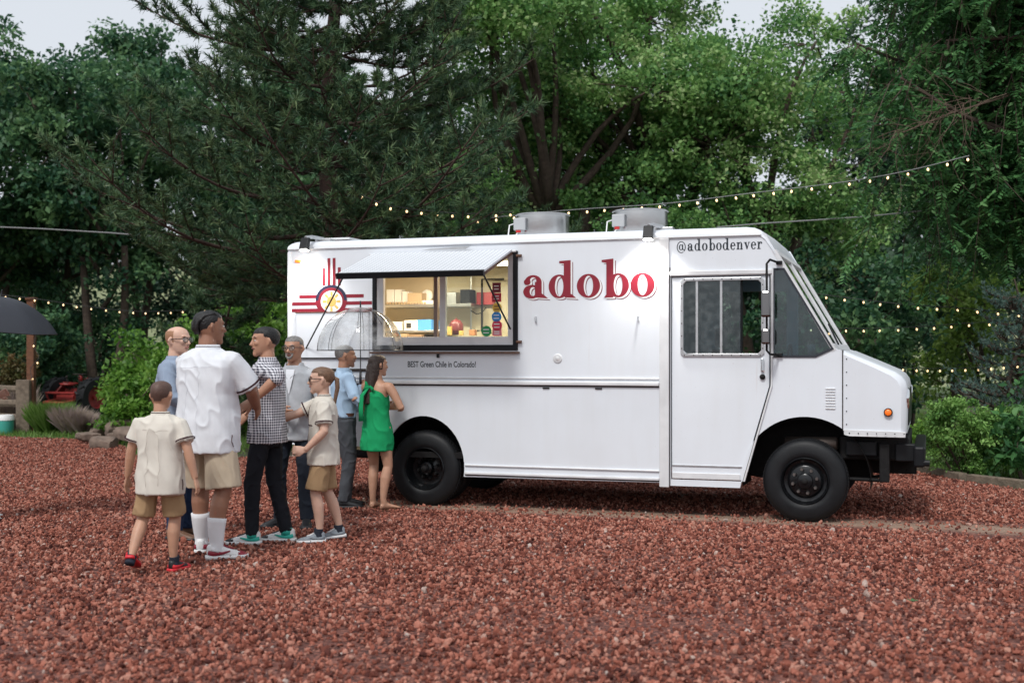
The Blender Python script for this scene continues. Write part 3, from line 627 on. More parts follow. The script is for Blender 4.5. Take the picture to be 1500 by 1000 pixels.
def lettering(name, text, u0, z0, xh, sx, gap, layers, parent, depth=-0.0015):
    """layers: (shift_u, shift_z, material, depth step) from the wall outwards; one mesh per letter and layer"""
    root = empty(name, (0, 0, 0), parent=parent); x = u0
    for ch in text:
        adv, polys = GL[ch]; first = None
        for li, (su, sz, m) in enumerate(layers[::-1]):
            lv = len(layers) - 1 - li; mb = MB()
            for q, (o_, hs_) in enumerate(polys):
                f = lambda p: (x + su + p[0] * xh * sx, z0 + sz + p[1] * xh)
                dd = depth - lv * 0.0016 - q * 0.00018
                mb.prism([f(p) for p in o_], [[f(p) for p in h] for h in hs_], dd, dd + 0.0001 + 0.001 * 0)
            ob = mb.build('letter' if li == 0 else 'letter_shade', m, root)
        x += (adv + gap) * xh * sx
    return x
XH = 0.222
x_end = lettering('main_lettering', 'adobo', -2.765, 2.128, XH, 1.07, 0.065, [(0.024, -0.020, M_dred), (0.017, -0.013, M_print), (0, 0, M_red)], truck)
M_ink = mat('black_lettering', (0.012, 0.02, 0.03), 0.5)
x_end2 = lettering('cab_lettering', '@adobodenver', -1.205, 2.556, 0.068, 0.80, 0.16, [(0, 0, M_ink)], truck, 0.002)
print('TEXT', x_end, x_end2)
tc_ = bpy.data.curves.new('slogan', 'FONT'); tc_.body = 'BEST Green Chile in Colorado!'; tc_.size = 0.085; tc_.offset = 0.0012
to = bpy.data.objects.new('slogan_tmp', tc_); COL.objects.link(to)
dg = bpy.context.evaluated_depsgraph_get(); tm = bpy.data.meshes.new_from_object(to.evaluated_get(dg)); bpy.data.objects.remove(to)
wdt = max(v.co.x for v in tm.vertices)
for v in tm.vertices: v.co = Vector((-4.025 + v.co.x * 0.756 / wdt, -0.002, 1.435 + v.co.y))
link('slogan_lettering', tm, M_ink, truck)
# Zia-style sun emblem
emb = empty('sun_emblem', (0, 0, 0), parent=truck)
ZU, ZZ = -4.905, 2.135
def deco(name, o_, m, lv, holes=()): return MB().prism(o_, holes, -0.0015 - lv * 0.0012, -0.0015 - lv * 0.0012 + 0.0005).build(name, m, emb)
for k, (h0, h1) in enumerate(((0.22, 0.35), (0.22, 0.45), (0.22, 0.45), (0.22, 0.35))):
    u = ZU - 0.105 + k * 0.061
    deco('ray', rect(u, u + 0.034, ZZ + h0 - 0.06, ZZ + h1), M_red, 0)
for k, (dz, ln) in enumerate(((0.045, 0.38), (-0.03, 0.475), (-0.10, 0.475))):
    for sgn in (-1, 1):
        a, b = sorted((ZU + sgn * 0.13, ZU + sgn * ln))
        deco('ray', rect(a, b, ZZ + dz - 0.018, ZZ + dz + 0.018), M_red, 0)
deco('emblem_ring', ell(ZU, ZZ, 0.185, 0.165, 0, 180, 30)[::1] + ell(ZU, ZZ, 0.152, 0.135, 180, 0, 30), M_navy, 1)
deco('emblem_ring', ell(ZU, ZZ, 0.185, 0.165, 180, 360, 30) + ell(ZU, ZZ, 0.152, 0.135, 360, 180, 30), M_red, 1)
deco('emblem_ring', ell(ZU, ZZ, 0.152, 0.137), M_red, 2)
deco('emblem_disc', ell(ZU + 0.005, ZZ - 0.01, 0.128, 0.115), M_print, 3)
deco('emblem_sun', ell(ZU + 0.005, ZZ - 0.01, 0.055, 0.055, n=24), M_yel, 4)
for k in range(8):
    a = 2 * math.pi * k / 8; ca, sa = math.cos(a), math.sin(a)
    cx, cz = ZU + 0.005, ZZ - 0.01
    deco('sun_ray', [(cx + 0.06 * ca - 0.012 * sa, cz + 0.06 * sa + 0.012 * ca), (cx + 0.06 * ca + 0.012 * sa, cz + 0.06 * sa - 0.012 * ca), (cx + 0.105 * ca + 0.014 * sa, cz + 0.105 * sa - 0.014 * ca), (cx + 0.105 * ca - 0.014 * sa, cz + 0.105 * sa + 0.014 * ca)], M_yel, 4)
# ================================================================ people
# local frame: x = the way the person faces, y = the person's left, z up
def ik(p0, tgt, l1, l2, pole):
    p0 = Vector(p0); tgt = Vector(tgt); d = tgt - p0; L = d.length
    if L > (l1 + l2) * 0.995: d *= (l1 + l2) * 0.995 / L; tgt = p0 + d; L = d.length
    if L < abs(l1 - l2) + 0.02: L = abs(l1 - l2) + 0.02
    dn = d.normalized(); a = (l1 * l1 - l2 * l2 + L * L) / (2 * L); h = math.sqrt(max(l1 * l1 - a * a, 0))
    pl = Vector(pole); pl = (pl - dn * pl.dot(dn)).normalized()
    return p0 + dn * a + pl * h, tgt

def sring(cx, cy, z, hw, hd, n=28, e=2.4, lean=0.0):
    out = []
    for k in range(n):
        a = 2 * math.pi * k / n; ca, sa = math.cos(a), math.sin(a)
        out.append(Vector((cx + math.copysign(abs(ca) ** (2 / e), ca) * hd, cy + math.copysign(abs(sa) ** (2 / e), sa) * hw, z)))
    return out

def lerp_path(pts, rads, m):
    """resample a polyline with radii so limbs bend softly"""
    P, Q = [], []
    for i in range(len(pts) - 1):
        for k in range(m):
            t = k / m; P.append(Vector(pts[i]).lerp(Vector(pts[i + 1]), t)); Q.append(rads[i] * (1 - t) + rads[i + 1] * t)
    P.append(Vector(pts[-1])); Q.append(rads[-1]); return P, Q

def folds(me, amp, seed, freq=9.0, vert=1.0):
    """cloth folds: noise pushed along the normals"""
    off = Vector((seed * 3.1, seed * 1.7, 0)); co = np.empty(len(me.vertices) * 3, np.float32); me.vertices.foreach_get('co', co); co = co.reshape(-1, 3)
    nr = np.empty(len(me.vertices) * 3, np.float32); me.vertices.foreach_get('normal', nr); nr = nr.reshape(-1, 3)
    for i in range(len(co)):
        p = Vector(co[i]); q = Vector((p.x * freq + p.z * 2.2, p.y * freq - p.z * 2.6, p.z * freq * 0.5 * vert)) + off
        s1 = noise.noise(q); s2 = noise.noise(q * 2.3 + Vector((5, 1, 2)))
        d = (1 - min(1, abs(s1) * 3.0)) ** 2 * 1.1 + s2 * 0.25 - .2
        co[i] += nr[i] * (d * amp)
    me.vertices.foreach_set('co', co.reshape(-1)); me.update()

M_eye = mat('eye_white', (0.7, 0.68, 0.65), 0.3); M_iris = mat('iris', (0.02, 0.012, 0.01), 0.2)
M_frame = mat('spectacle_frame', (0.012, 0.012, 0.014), 0.35); M_sung = mat('sunglass_lens', (0.01, 0.01, 0.012), 0.12)
M_lens = glass('spectacle_lens', (0.95, 0.97, 0.97), 1.0)
def cloth(name, col, var=0.12, bump=0.12, rough=0.85): return mat(name, col, rough, var=var, vscale=7, bump=bump, bscale=220, spec=0.15)
def skin(name, col): 
    m = mat(name, col, 0.5, var=0.12, vscale=14, bump=0.04, bscale=150); m.node_tree.nodes['Principled BSDF'].inputs['Subsurface Weight'].default_value = 0.08
    m.node_tree.nodes['Principled BSDF'].inputs['Subsurface Radius'].default_value = (0.02, 0.008, 0.004); return m
def gingham(name, c0, c1, k=60):
    m = mat(name, c0, 0.85, bump=0.1, bscale=220, spec=0.15); n = m.node_tree.nodes; l = m.node_tree.links; p = n['Principled BSDF']
    tc = n.new('ShaderNodeTexCoord'); sp = n.new('ShaderNodeSeparateXYZ'); l.new(tc.outputs['Object'], sp.inputs[0])
    def wave(sock, kk):
        a = n.new('ShaderNodeMath'); a.operation = 'MULTIPLY'; a.inputs[1].default_value = kk; l.new(sock, a.inputs[0])
        s = n.new('ShaderNodeMath'); s.operation = 'SINE'; l.new(a.outputs[0], s.inputs[0])
        g = n.new('ShaderNodeMath'); g.operation = 'GREATER_THAN'; g.inputs[1].default_value = 0; l.new(s.outputs[0], g.inputs[0]); return g.outputs[0]
    ad = n.new('ShaderNodeMath'); ad.operation = 'ADD'; l.new(sp.outputs[0], ad.inputs[0]); l.new(sp.outputs[1], ad.inputs[1])
    w1 = wave(sp.outputs[2], 2 * math.pi * k); w2 = wave(ad.outputs[0], 2 * math.pi * k * 0.8)
    su = n.new('ShaderNodeMath'); su.operation = 'ADD'; l.new(w1, su.inputs[0]); l.new(w2, su.inputs[1])
    hf = n.new('ShaderNodeMath'); hf.operation = 'MULTIPLY'; hf.inputs[1].default_value = 0.5; l.new(su.outputs[0], hf.inputs[0])
    mx = n.new('ShaderNodeMixRGB'); mx.inputs[1].default_value = (*c0, 1); mx.inputs[2].default_value = (*c1, 1); l.new(hf.outputs[0], mx.inputs[0]); l.new(mx.outputs[0], p.inputs['Base Color'])
    return m

def person(spec):
    S = dict(build=1.0, head=1.0, lean=0.0, head_yaw=0, head_pitch=0, belly=0.0, sleeve=0.62, top_hem=0.46, bottom='trousers', hem=0.30, loose=1.0, female=False, feet=((0.0, 0.06, 0), (0.0, -0.06, 0)), lift=(0, 0)); S.update(spec)
    H = S['H']; b = S['build']; ph = R(S['phi'])
    root = empty('person', (S['at'][0], S['at'][1], 0), ph, S['label'], 'person', 'guests waiting at the food truck')
    ln = S['lean'] * H           # forward shift of the shoulders
    def lx(z): return ln * max(0, (z / H - 0.5) / 0.33)
    # ---- skeleton
    hipz = 0.525 * H; hipx = S.get('hip_x', 0.0) * H
    hips = [Vector((hipx, s * 0.052 * H * min(b, 1.15), hipz)) for s in (1, -1)]
    feet = []
    for i in (0, 1):
        fx, fy, fa = S['feet'][i]; feet.append((Vector((fx * H, fy * H, S['lift'][i] * H)), R(fa)))
    ank = [f + Vector((-0.0 * H, 0, 0.05 * H)) for f, a in feet]
    knees = []
    for i in (0, 1):
        fa = feet[i][1]
        k, a_ = ik(hips[i], ank[i], 0.245 * H, 0.235 * H, (math.cos(fa), math.sin(fa), 0)); knees.append(k); ank[i] = a_
    shz = 0.812 * H; sw = 0.108 * H * (0.5 + 0.5 * b) * (0.9 if S['female'] else 1.0)
    tw = R(S.get('twist', 0))
    sh = [Vector((lx(shz) + hipx * 0.5 - s * math.sin(tw) * sw, s * math.cos(tw) * sw, shz)) for s in (1, -1)]
    elb, wri = [], []
    for i in (0, 1):
        t, pole = S['arms'][i]; e, w = ik(sh[i], Vector(t) * H, 0.17 * H, 0.15 * H, pole); elb.append(e); wri.append(w)
    hc = Vector((lx(0.9 * H) + hipx * 0.4 + 0.012 * H, 0, 0.867 * H)) # chin-level pivot
    hh = 0.132 * H * S['head']
    HM = Matrix.Translation(hc) @ Matrix.Rotation(R(S['head_yaw']), 4, 'Z') @ Matrix.Rotation(R(S['head_pitch']), 4, 'Y')
    def hd(x, y, z): return HM @ Vector((x * hh, y * hh, z * hh))
    # ---- body
    B = MB()
    tors = [(.455, .05, .045), (.475, .078, .056), (.50, .088, .062), (.54, .090, .064), (.60, .078, .056), (.65, .080, .057), (.72, .094, .062), (.77, .100, .058), (.80, .094, .05), (.818, .075, .044), (.832, .05, .038), (.85, .034, .034)]
    if S['female']: tors = [(z, w * (0.97 if z < .56 else (0.84 if z < .68 else 0.88)), d) for z, w, d in tors]
    B.rings([sring(lx(z * H) + hipx * (1 if z < .6 else .6), 0, z * H, w * H * b, d * H * (0.4 + 0.6 * b)) for z, w, d in tors])
    B.tube([Vector((lx(.8 * H) + hipx * 0.5, 0, .80 * H)), hc + Vector((-0.012 * H, 0, 0.0)), hd(-0.06, 0, 0.3)], [.04 * H * (0.5 + 0.5 * b), .034 * H * (0.5 + 0.5 * b), .034 * H], 14)
    hr = [(0.0, .12, .34, -.06), (.03, .17, .39, .0), (.10, .235, .415, .10), (.20, .28, .42, .22), (.32, .315, .425, .36), (.45, .335, .425, .46), (.56, .345, .42, .50), (.68, .35, .425, .51), (.80, .33, .38, .48), (.89, .275, .31, .40), (.945, .20, .22, .29), (.98, .12, .12, .17), (.995, .04, .04, .06)]
    rr = []
    for z, w, xf, xb in hr:
        ring = []
        for k in range(24):
            a = 2 * math.pi * k / 24; ca, sa = math.cos(a), math.sin(a); xx = (xf if ca > 0 else xb) * ca
            if z < .05: xx = .19 + ca * (xf + xb) / 2 * .8 if False else xx * 1.0 + (0.0)
            ring.append(hd(xx, sa * w, z))
        rr.append(ring)
    B.rings(rr)
    B.tube([hd(.40, 0, .60), hd(.455, 0, .47), hd(.50, 0, .385), hd(.42, 0, .35)], [.035 * hh, .05 * hh, .07 * hh, .06 * hh], 10)   # nose
    B.tube([hd(.36, -.2, .63), hd(.415, -.09, .625), hd(.415, .09, .625), hd(.36, .2, .63)], .04 * hh, 8)      # brow
    for s in (1, -1):
        B.tube([hd(-.02, s * .33, .36), hd(-.06, s * .385, .50), hd(-.03, s * .37, .60)], [.05 * hh, .085 * hh, .06 * hh], 8, flat=0.6)   # ears
        B.ball(hd(.33, s * .15, .43), .10 * hh, 10, 6)        # cheek
    B.tube([hd(.37, -.1, .245), hd(.425, 0, .25), hd(.37, .1, .245)], .04 * hh, 8); B.ball(hd(.33, 0, .06), .11 * hh, 10, 6)
    for i, s in ((0, 1), (1, -1)):
        P, Q = lerp_path([sh[i] + Vector((0, -s * .034 * H, -.012 * H)), sh[i].lerp(elb[i], .12) + Vector((0, -s * .008 * H, 0)), sh[i].lerp(elb[i], .45), elb[i], elb[i].lerp(wri[i], .3), wri[i]], [x * H * (0.35 + 0.65 * b) for x in (.026, .033, .030, .0245, .0255, .0165)], 3)
        B.tube(P, Q, 12)
        # hand
        fd = (wri[i] - elb[i]).normalized(); hdn = S.get('hands', (None, None))[i]
        if hdn: fd = Vector(hdn[0]).normalized()
        pn = Vector(hdn[1]) if hdn else Vector((0, -s, 0)) ; pn = (pn - fd * pn.dot(fd)).normalized(); sd = fd.cross(pn)
        if not hdn or len(hdn) < 4: thumb_s = 1.0 if sd.dot(Vector((1, 0, 0.4))) > 0 else -1.0
        else: thumb_s = hdn[3]
        curl = hdn[2] if hdn else 0.45; u = H * (1.0 if H > 1.5 else 1.02)
        B.tube([wri[i] - fd * .012 * u, wri[i] + fd * .012 * u, wri[i] + fd * .035 * u, wri[i] + fd * .054 * u], [.016 * u, .02 * u, .0245 * u, .0225 * u], 14, flat=0.42, side=sd)
        for q in range(4):
            base = wri[i] + fd * .052 * u + sd * (q - 1.5) * .0128 * u; L = (.040, .047, .045, .036)[q if thumb_s < 0 else 3 - q] * u
            d0 = (fd + sd * (q - 1.5) * 0.05).normalized(); p0 = base; pts = [base - fd * .012 * u, base]
            for j, (fr, c_) in enumerate(((.42, .5), (.32, 1.25), (.26, 2.0))):
                dd = (d0 * math.cos(curl * c_) + pn * math.sin(curl * c_)).normalized(); p0 = p0 + dd * L * fr; pts.append(p0)
            B.tube(pts, [.0062 * u, .0058 * u, .0054 * u, .0050 * u, .0040 * u], 8)
        tb = wri[i] + fd * .016 * u + sd * thumb_s * .016 * u
        td = (fd * .75 + sd * thumb_s * .6 + pn * .25).normalized(); td2 = (fd * .95 + sd * thumb_s * .1 + pn * .35).normalized()
        B.tube([tb, tb + td * .024 * u, tb + td * .024 * u + td2 * .02 * u, tb + td * .024 * u + td2 * .036 * u], [.0085 * u, .0072 * u, .0062 * u, .0045 * u], 8)
    for i, s in ((0, 1), (1, -1)):
        P, Q = lerp_path([hips[i] + Vector((0, 0, .01 * H)), hips[i].lerp(knees[i], .45), knees[i], knees[i].lerp(ank[i], .32), ank[i].lerp(knees[i], .12), ank[i] + Vector((0, 0, -.012 * H))], [x * H * (0.45 + 0.55 * b) * (.72 if S['bottom'] == 'trousers' else 1) for x in (.052, .046, .031, .034, .0205, .021)], 4)
        # calf bulge sits behind the shin
        fa = feet[i][1]; n1 = len(P)
        for k in range(n1):
            t = k / (n1 - 1)
            if t > .4 and S['bottom'] != 'trousers': P[k] = P[k] - Vector((math.cos(fa), math.sin(fa), 0)) * .012 * H * max(0, math.sin((t - .4) / .6 * math.pi))
        B.tube(P, Q, 14)
        if S.get('barefoot'):
            fv = Vector((math.cos(fa), math.sin(fa), 0)); sv = Vector((-fv.y, fv.x, 0)); f0 = feet[i][0]
            rr = []
            for t, hw, ht in ((-.028, .014, .03), (-.015, .019, .042), (.01, .019, .046), (.04, .021, .034), (.075, .026, .022), (.098, .026, .015), (.112, .018, .011)):
                c = f0 + fv * t * H + Vector((0, 0, .012 * H + ht * H / 2)); rr.append([c + sv * math.cos(a) * hw * H + Vector((0, 0, math.sin(a) * ht * H / 2)) for a in [2 * math.pi * k / 12 for k in range(12)]])
            B.rings(rr)
            for q in range(5):
                tp = f0 + fv * (.105 - abs(q - (1 if s > 0 else 3)) * .006) * H + sv * (q - 2) * .0098 * H + Vector((0, 0, .017 * H)); B.ball(tp, (.0085 * H, .0058 * H, .005 * H), 8, 6)
    me = remesh(B, 0.0068, 3, 0.4)
    body = link('body', me, S['skin'], root, True)
    # ---- face
    for s in (1, -1):
        if not S.get('no_eyes'):
            MB().ball(hd(.385, s * .145, .525), (.04 * hh, .052 * hh, .024 * hh), 10, 6).build('eye', M_eye, root, True)
            MB().ball(hd(.425, s * .145, .525), (.012 * hh, .026 * hh, .024 * hh), 8, 6).build('iris', M_iris, root, True)
        MB().tube([hd(.425, s * .07, .625), hd(.425, s * .14, .645), hd(.375, s * .23, .63)], [.012 * hh, .018 * hh, .008 * hh], 6).build('eyebrow', S['hair'], root, True)
    MB().tube([hd(.395, -.11, .248), hd(.445, -.04, .255), hd(.45, 0, .25), hd(.445, .04, .255), hd(.395, .11, .248)], [.012 * hh, .026 * hh, .03 * hh, .026 * hh, .012 * hh], 8).build('lips', S['lip'], root, True)
    if S.get('smile'):
        MB().tube([hd(.40, -.10, .262), hd(.452, 0, .248), hd(.40, .10, .262)], [.008 * hh, .02 * hh, .008 * hh], 6).build('teeth', M_eye, root, True)
    # ---- hair: a shell over the skull that dips inside it below the hairline
    hs = S.get('hair_style', 'short')
    if hs != 'bald':
        rr = []; thick = S.get('hair_thick', .03)
        for z, w, xf, xb in [(.30, .32, .36, .36)] + [r for r in hr if r[0] > .31] + [(1.0, .01, .01, .015)]:
            ring = []
            for k in range(40):
                a = 2 * math.pi * k / 40; ca, sa = math.cos(a), math.sin(a)
                line = .76 if ca > .55 else (.76 - (.55 - ca) / .55 * .18 if ca > 0 else .54 + ca * .24)   # hairline height by direction
                if hs == 'long': line = .76 if ca > .45 else (.6 if ca > .2 else .25)
                t = max(-1, min(1, (z - line) / .05))
                if hs == 'fringe': t = -1 if (z > .80 or ca > .25) else (1 if z > .36 else -1)
                g = 1 + (thick if t > 0 else .12) * t + (thick * .8 * max(0, z - .8) / .2 if t > 0 else 0)
                wob = 1 + .012 * math.sin(a * 13 + z * 31) * (1 if t > 0 else 0)
                ring.append(hd((xf if ca > 0 else xb) * ca * g * wob, sa * w * g * wob, .5 + (z - .5) * (1 + .05 * max(0, t))))
            rr.append(ring)
        MB().rings(rr).build('hair', S['hair'], root, True)
    if hs == 'braids':
        for q in range(6):
            y = (q - 2.5) * .1
            MB().tube([hd(.30 - abs(y) * .3, y, .84 - y * y * .8), hd(.05, y * 1.1, .985 - y * y * 1.1), hd(-.26, y * 1.1, .91 - y * y * 1.1), hd(-.455, y * .95, .68 - y * y * .5), hd(-.46, y * .75, .45), hd(-.38, y * .6, .28)], [.03 * hh] + [.045 * hh] * 4 + [.03 * hh], 7).build('braid', S['hair'], root, True)
    if hs == 'long':
        hb = MB(); n_ = S.get('hair_len', 2.2)
        hb.rings([[hd(-.10 - .36 * t ** .5 + math.cos(a) * (.34 - .12 * t) - .06 * t, math.sin(a) * (.37 - .1 * t + .05 * math.sin(t * 5)), .72 - t * n_) for a in [2 * math.pi * k / 20 for k in range(20)]] for t in [0, .12, .25, .4, .55, .7, .85, .95, 1.0]])
        m_ = remesh(hb, .008, 2); folds(m_, .007, 3, 26, .15); link('hair_fall', m_, S['hair'], root, True)
    if hs == 'ponytail':
        MB().tube([hd(-.46, 0, .6), hd(-.60, 0, .52), hd(-.62, .02, .2), hd(-.52, .03, -.3), hd(-.50, .02, -.75)], [.07 * hh, .10 * hh, .09 * hh, .07 * hh, .02 * hh], 8).build('ponytail', S['hair'], root, True)
    if S.get('beard'):
        bb = MB().tube([hd(.36, -.15, .33), hd(.405, -.12, .2), hd(.385, 0, .10), hd(.405, .12, .2), hd(.36, .15, .33)], [.02 * hh, .045 * hh, .085 * hh, .045 * hh, .02 * hh], 8)
        bb.tube([hd(.38, -.14, .30), hd(.452, 0, .315), hd(.38, .14, .30)], [.015 * hh, .03 * hh, .015 * hh], 6); bb.build('beard', S['beard'], root, True)
    if S.get('glasses'):
        g = MB(); sun_ = S['glasses'] == 'sun'
        for s in (1, -1):
            g.tube([hd(.475, s * (.155 + .125 * math.cos(a)), .525 + .09 * math.sin(a)) for a in [2 * math.pi * k / 14 for k in range(14)]], .013 * hh, 5, closed=True)
            g.tube([hd(.47, s * .28, .55), hd(.2, s * .375, .55), hd(-.08, s * .37, .54)], .014 * hh, 5)
        g.tube([hd(.475, -.035, .54), hd(.49, 0, .55), hd(.475, .035, .54)], .012 * hh, 5)
        go = g.build('glasses', M_frame, root)
        for s in (1, -1):
            MB().rings([[hd(x, s * (.155 + .12 * math.cos(a)), .525 + .086 * math.sin(a)) for a in [2 * math.pi * k / 14 for k in range(14)]] for x in (.47, .478)]).build('lens', M_sung if sun_ else M_lens, go)
    # ---- top
    C = MB(); lo = S['loose']; hem = S['top_hem']
    if S.get('dress'):
        prof = [(hem, .112, .092), (.46, .112, .088), (.52, .104, .08), (.58, .092, .07), (.64, .084, .066), (.70, .086, .07), (.755, .084, .068), (.785, .07, .054), (.81, .052, .044)]
    else:
        prof = [(hem, .108, .084), (.50, .108, .083), (.55, .105, .079), (.60, .100, .075), (.66, .099, .073), (.72, .106, .073), (.77, .110, .069), (.80, .104, .061), (.825, .078, .051), (.843, .045, .042)]
        if S.get('tucked'): prof = [(hem, .098, .072), (.57, .099, .073)] + [(z, w * .96, d * .97) for z, w, d in prof if z > .57]
    if S['female'] and not S.get('dress'): prof = [(z, w * .9, d * .95) for z, w, d in prof]
    bel = S['belly']
    C.rings([sring(lx(z * H) + hipx * (1 if z < .6 else .6) + bel * H * .35 * math.exp(-((z - .60) / .09) ** 2), 0, z * H, w * H * b * lo, (d * (0.4 + 0.6 * b) * lo + bel * math.exp(-((z - .60) / .09) ** 2) * .5) * H, 32) for z, w, d in prof])
    for i, s in ((0, 1), (1, -1)):
        sl = S['sleeve']
        if sl <= 0: continue
        ib = (0.35 + 0.65 * b)
        if sl <= 1: pts = [sh[i] + Vector((0, -s * .03 * H, -.016 * H)), sh[i].lerp(elb[i], .10) + Vector((0, 0, -.006 * H)), sh[i].lerp(elb[i], .45), sh[i].lerp(elb[i], sl)]; rd = [.034, .040, .043, .047]
        else: pts = [sh[i] + Vector((0, -s * .03 * H, -.014 * H)), sh[i].lerp(elb[i], .10) + Vector((0, 0, -.004 * H)), sh[i].lerp(elb[i], .5), elb[i], elb[i].lerp(wri[i], (sl - 1))]; rd = [.034, .039, .036, .033, .030 if sl < 1.7 else .0235]
        P, Q = lerp_path(pts, [r * H * ib for r in rd], 4); C.tube(P, Q, 14)
        if S.get('stripe'):
            d = (P[-1] - P[-2]).normalized(); e = P[-1]
            for off in (.010, ):
                MB().tube([e - d * (off + .008) * H, e - d * off * H], [Q[-1] * 1.10, Q[-1] * 1.11], 22, caps=False).build('cuff_stripe', S['stripe'], root, True)
        if sl > 1 and sl < 1.7:
            d = (P[-1] - P[-2]).normalized(); MB().tube([P[-1] - d * .028 * H, P[-1] + d * .004 * H], [Q[-1] * 1.16, Q[-1] * 1.14], 16).build('rolled_cuff', S['top'], root, True)
    me = remesh(C, .0085, 3); folds(me, S.get('fold', .0088), S.get('seed', 1)); top = link('dress' if S.get('dress') else 'shirt', me, S['top'], root, True)
    if not S.get('dress'):
        nb = Vector((lx(.835 * H) + hipx * .5, 0, .838 * H))
        rr = [[nb + Vector((math.cos(a) * r * H + .004 * H, math.sin(a) * r * 1.05 * H, dz * H - (.014 * H if math.cos(a) > .6 else 0))) for a in [2 * math.pi * k / 24 for k in range(24)]] for r, dz in ((.054, -.012), (.047, .012), (.043, .022), (.042, .012))]
        rr = [[p * 1.0 for p in r] for r in rr]
        sc = 0.5 + 0.5 * b
        rr = [[nb + (p - nb) * sc for p in r] for r in rr]
        MB().rings(rr, caps=False).build('collar', S['top'], top, True)
        if S.get('stripe'):
            rr2 = [[nb + (p - nb) * 1.03 + Vector((0, 0, .002)) for p in rr[1]], [nb + (p - nb) * 1.03 + Vector((0, 0, .007)) for p in rr[1]]]
            MB().rings(rr2, caps=False).build('collar_stripe', S['stripe'], top, True)
    # ---- bottom
    if S['bottom']:
        C = MB(); sk = S['bottom'] == 'shorts'
        prof = [(.445, .07, .06), (.465, .088, .066), (.49, .097, .072), (.52, .098, .073)] + ([(.55, .096, .071), (.585, .09, .066)] if S.get('tucked') else [(.54, .07, .05)])
        C.rings([sring(hipx, 0, z * H, w * H * b * (.98 if S.get('tucked') else .92), d * H * (0.4 + 0.6 * b) * (1 if S.get('tucked') else .93) + bel * .25 * H, 28) for z, w, d in prof])
        wl_ = S.get('leg', 1.0)
        for i, s in ((0, 1), (1, -1)):
            lb = (0.45 + 0.55 * b)
            if sk:
                e = hips[i].lerp(knees[i], S['hem']); pts = [hips[i] + Vector((0, 0, .01 * H)), hips[i].lerp(knees[i], .4), e]; rd = [.058, .060, .059]
            else:
                pts = [hips[i] + Vector((0, 0, .01 * H)), hips[i].lerp(knees[i], .5), knees[i], knees[i].lerp(ank[i], .5), ank[i] + Vector((0, 0, -.008 * H))]; rd = [.057, .053, .041, .038, .034]
            P, Q = lerp_path(pts, [r * H * lb * wl_ * (1 if S.get('tucked') or q_ > 1 else (.84 if sk and q_ == 0 else .92)) for q_, r in enumerate(rd)], 5); C.tube(P, Q, 16)
        me = remesh(C, .0085, 3); folds(me, .006 if sk else .0065, S.get('seed', 1) + 5, 11, .8 if sk else 1.6); link('shorts' if sk else 'trousers', me, S['trousers'], root, True)
    if S.get('belt'):
        MB().rings([sring(hipx, 0, z * H, .0985 * H * b, (.0715 * (0.4 + 0.6 * b)) * H, 32) for z in (.562, .583)], caps=False).build('belt', S['belt'], root, True)
    # ---- socks and shoes
    for i in (0, 1):
        f0, fa = feet[i]; pit = S.get('foot_pitch', (0, 0))[i]
        fm = Matrix.Translation(f0) @ Matrix.Rotation(fa, 4, 'Z') @ Matrix.Translation((.10 * H, 0, 0)) @ Matrix.Rotation(R(pit), 4, 'Y') @ Matrix.Translation((-.10 * H, 0, 0))
        if S.get('sock'):
            d = (knees[i] - ank[i]).normalized(); sl = S['sock_len']
            P, Q = lerp_path([ank[i] - d * .02 * H, ank[i], ank[i] + d * sl * .5 * H, ank[i] + d * sl * H], [x * H * (0.45 + 0.55 * b) for x in (.026, .025, .031 if sl > .08 else .026, .036 if sl > .08 else .027)], 3)
            fv_ = Vector((math.cos(fa), math.sin(fa), 0)); P = [p - fv_ * .012 * H * max(0, math.sin(((p - ank[i]).length / (.235 * H)) * math.pi)) for p in P]
            MB().tube(P, Q, 16).build('sock', S['sock'], root, True)
        if S.get('barefoot'):
            so = MB(); rr = []
            for t, hw in ((-.034, .012), (-.025, .02), (.01, .021), (.05, .025), (.08, .03), (.105, .027), (.118, .014)):
                rr.append([fm @ Vector((t * H, y * hw * H, z)) for y, z in ((-1, .002), (1, .002), (1, .011 * H), (-1, .011 * H))])
            sd_ = so.rings(rr).build('sandal', S['sandal'], root)
            MB().tube([fm @ Vector(p) * 1 for p in [(.06 * H, -.026 * H, .014 * H), (.085 * H, -.004 * H, .032 * H), (.06 * H, .026 * H, .014 * H)]], .004 * H, 6).build('strap', S['sandal'], sd_)
            continue
        Lf = S.get('shoe_len', 1.0); rr = []
        prof = [(-.040, .012, .016, .050), (-.034, .020, .014, .062), (-.015, .0245, .013, .066), (.008, .0255, .013, .062), (.030, .0265, .013, .050), (.055, .0285, .013, .040), (.080, .030, .013, .033), (.100, .0275, .013, .027), (.113, .020, .014, .022), (.119, .010, .015, .018)]
        for t, hw, z0, z1 in prof:
            zc, zh = (z0 + z1) / 2, (z1 - z0) / 2
            rr.append([fm @ Vector((t * H * Lf, math.copysign(abs(math.cos(a)) ** .8, math.cos(a)) * hw * H * (1 if math.sin(a) < 0 else .82), (zc + math.copysign(abs(math.sin(a)) ** .7, math.sin(a)) * zh) * H)) for a in [2 * math.pi * k / 16 for k in range(16)]])
        up = MB().rings(rr).build('shoe', S['shoe'], root, True); sub = up.modifiers.new('s', 'SUBSURF'); sub.levels = 1; sub.render_levels = 1
        rr = []
        for t, hw in ((-.045, .014), (-.038, .023), (-.01, .027), (.03, .0275), (.06, .030), (.085, .0315), (.105, .028), (.119, .019), (.125, .009)):
            rr.append([fm @ Vector((t * H * Lf, y * hw * H, z * H)) for y, z in ((-1, .001), (1, .001), (1.03, .009), (1.0, .0165), (-1.0, .0165), (-1.03, .009))])
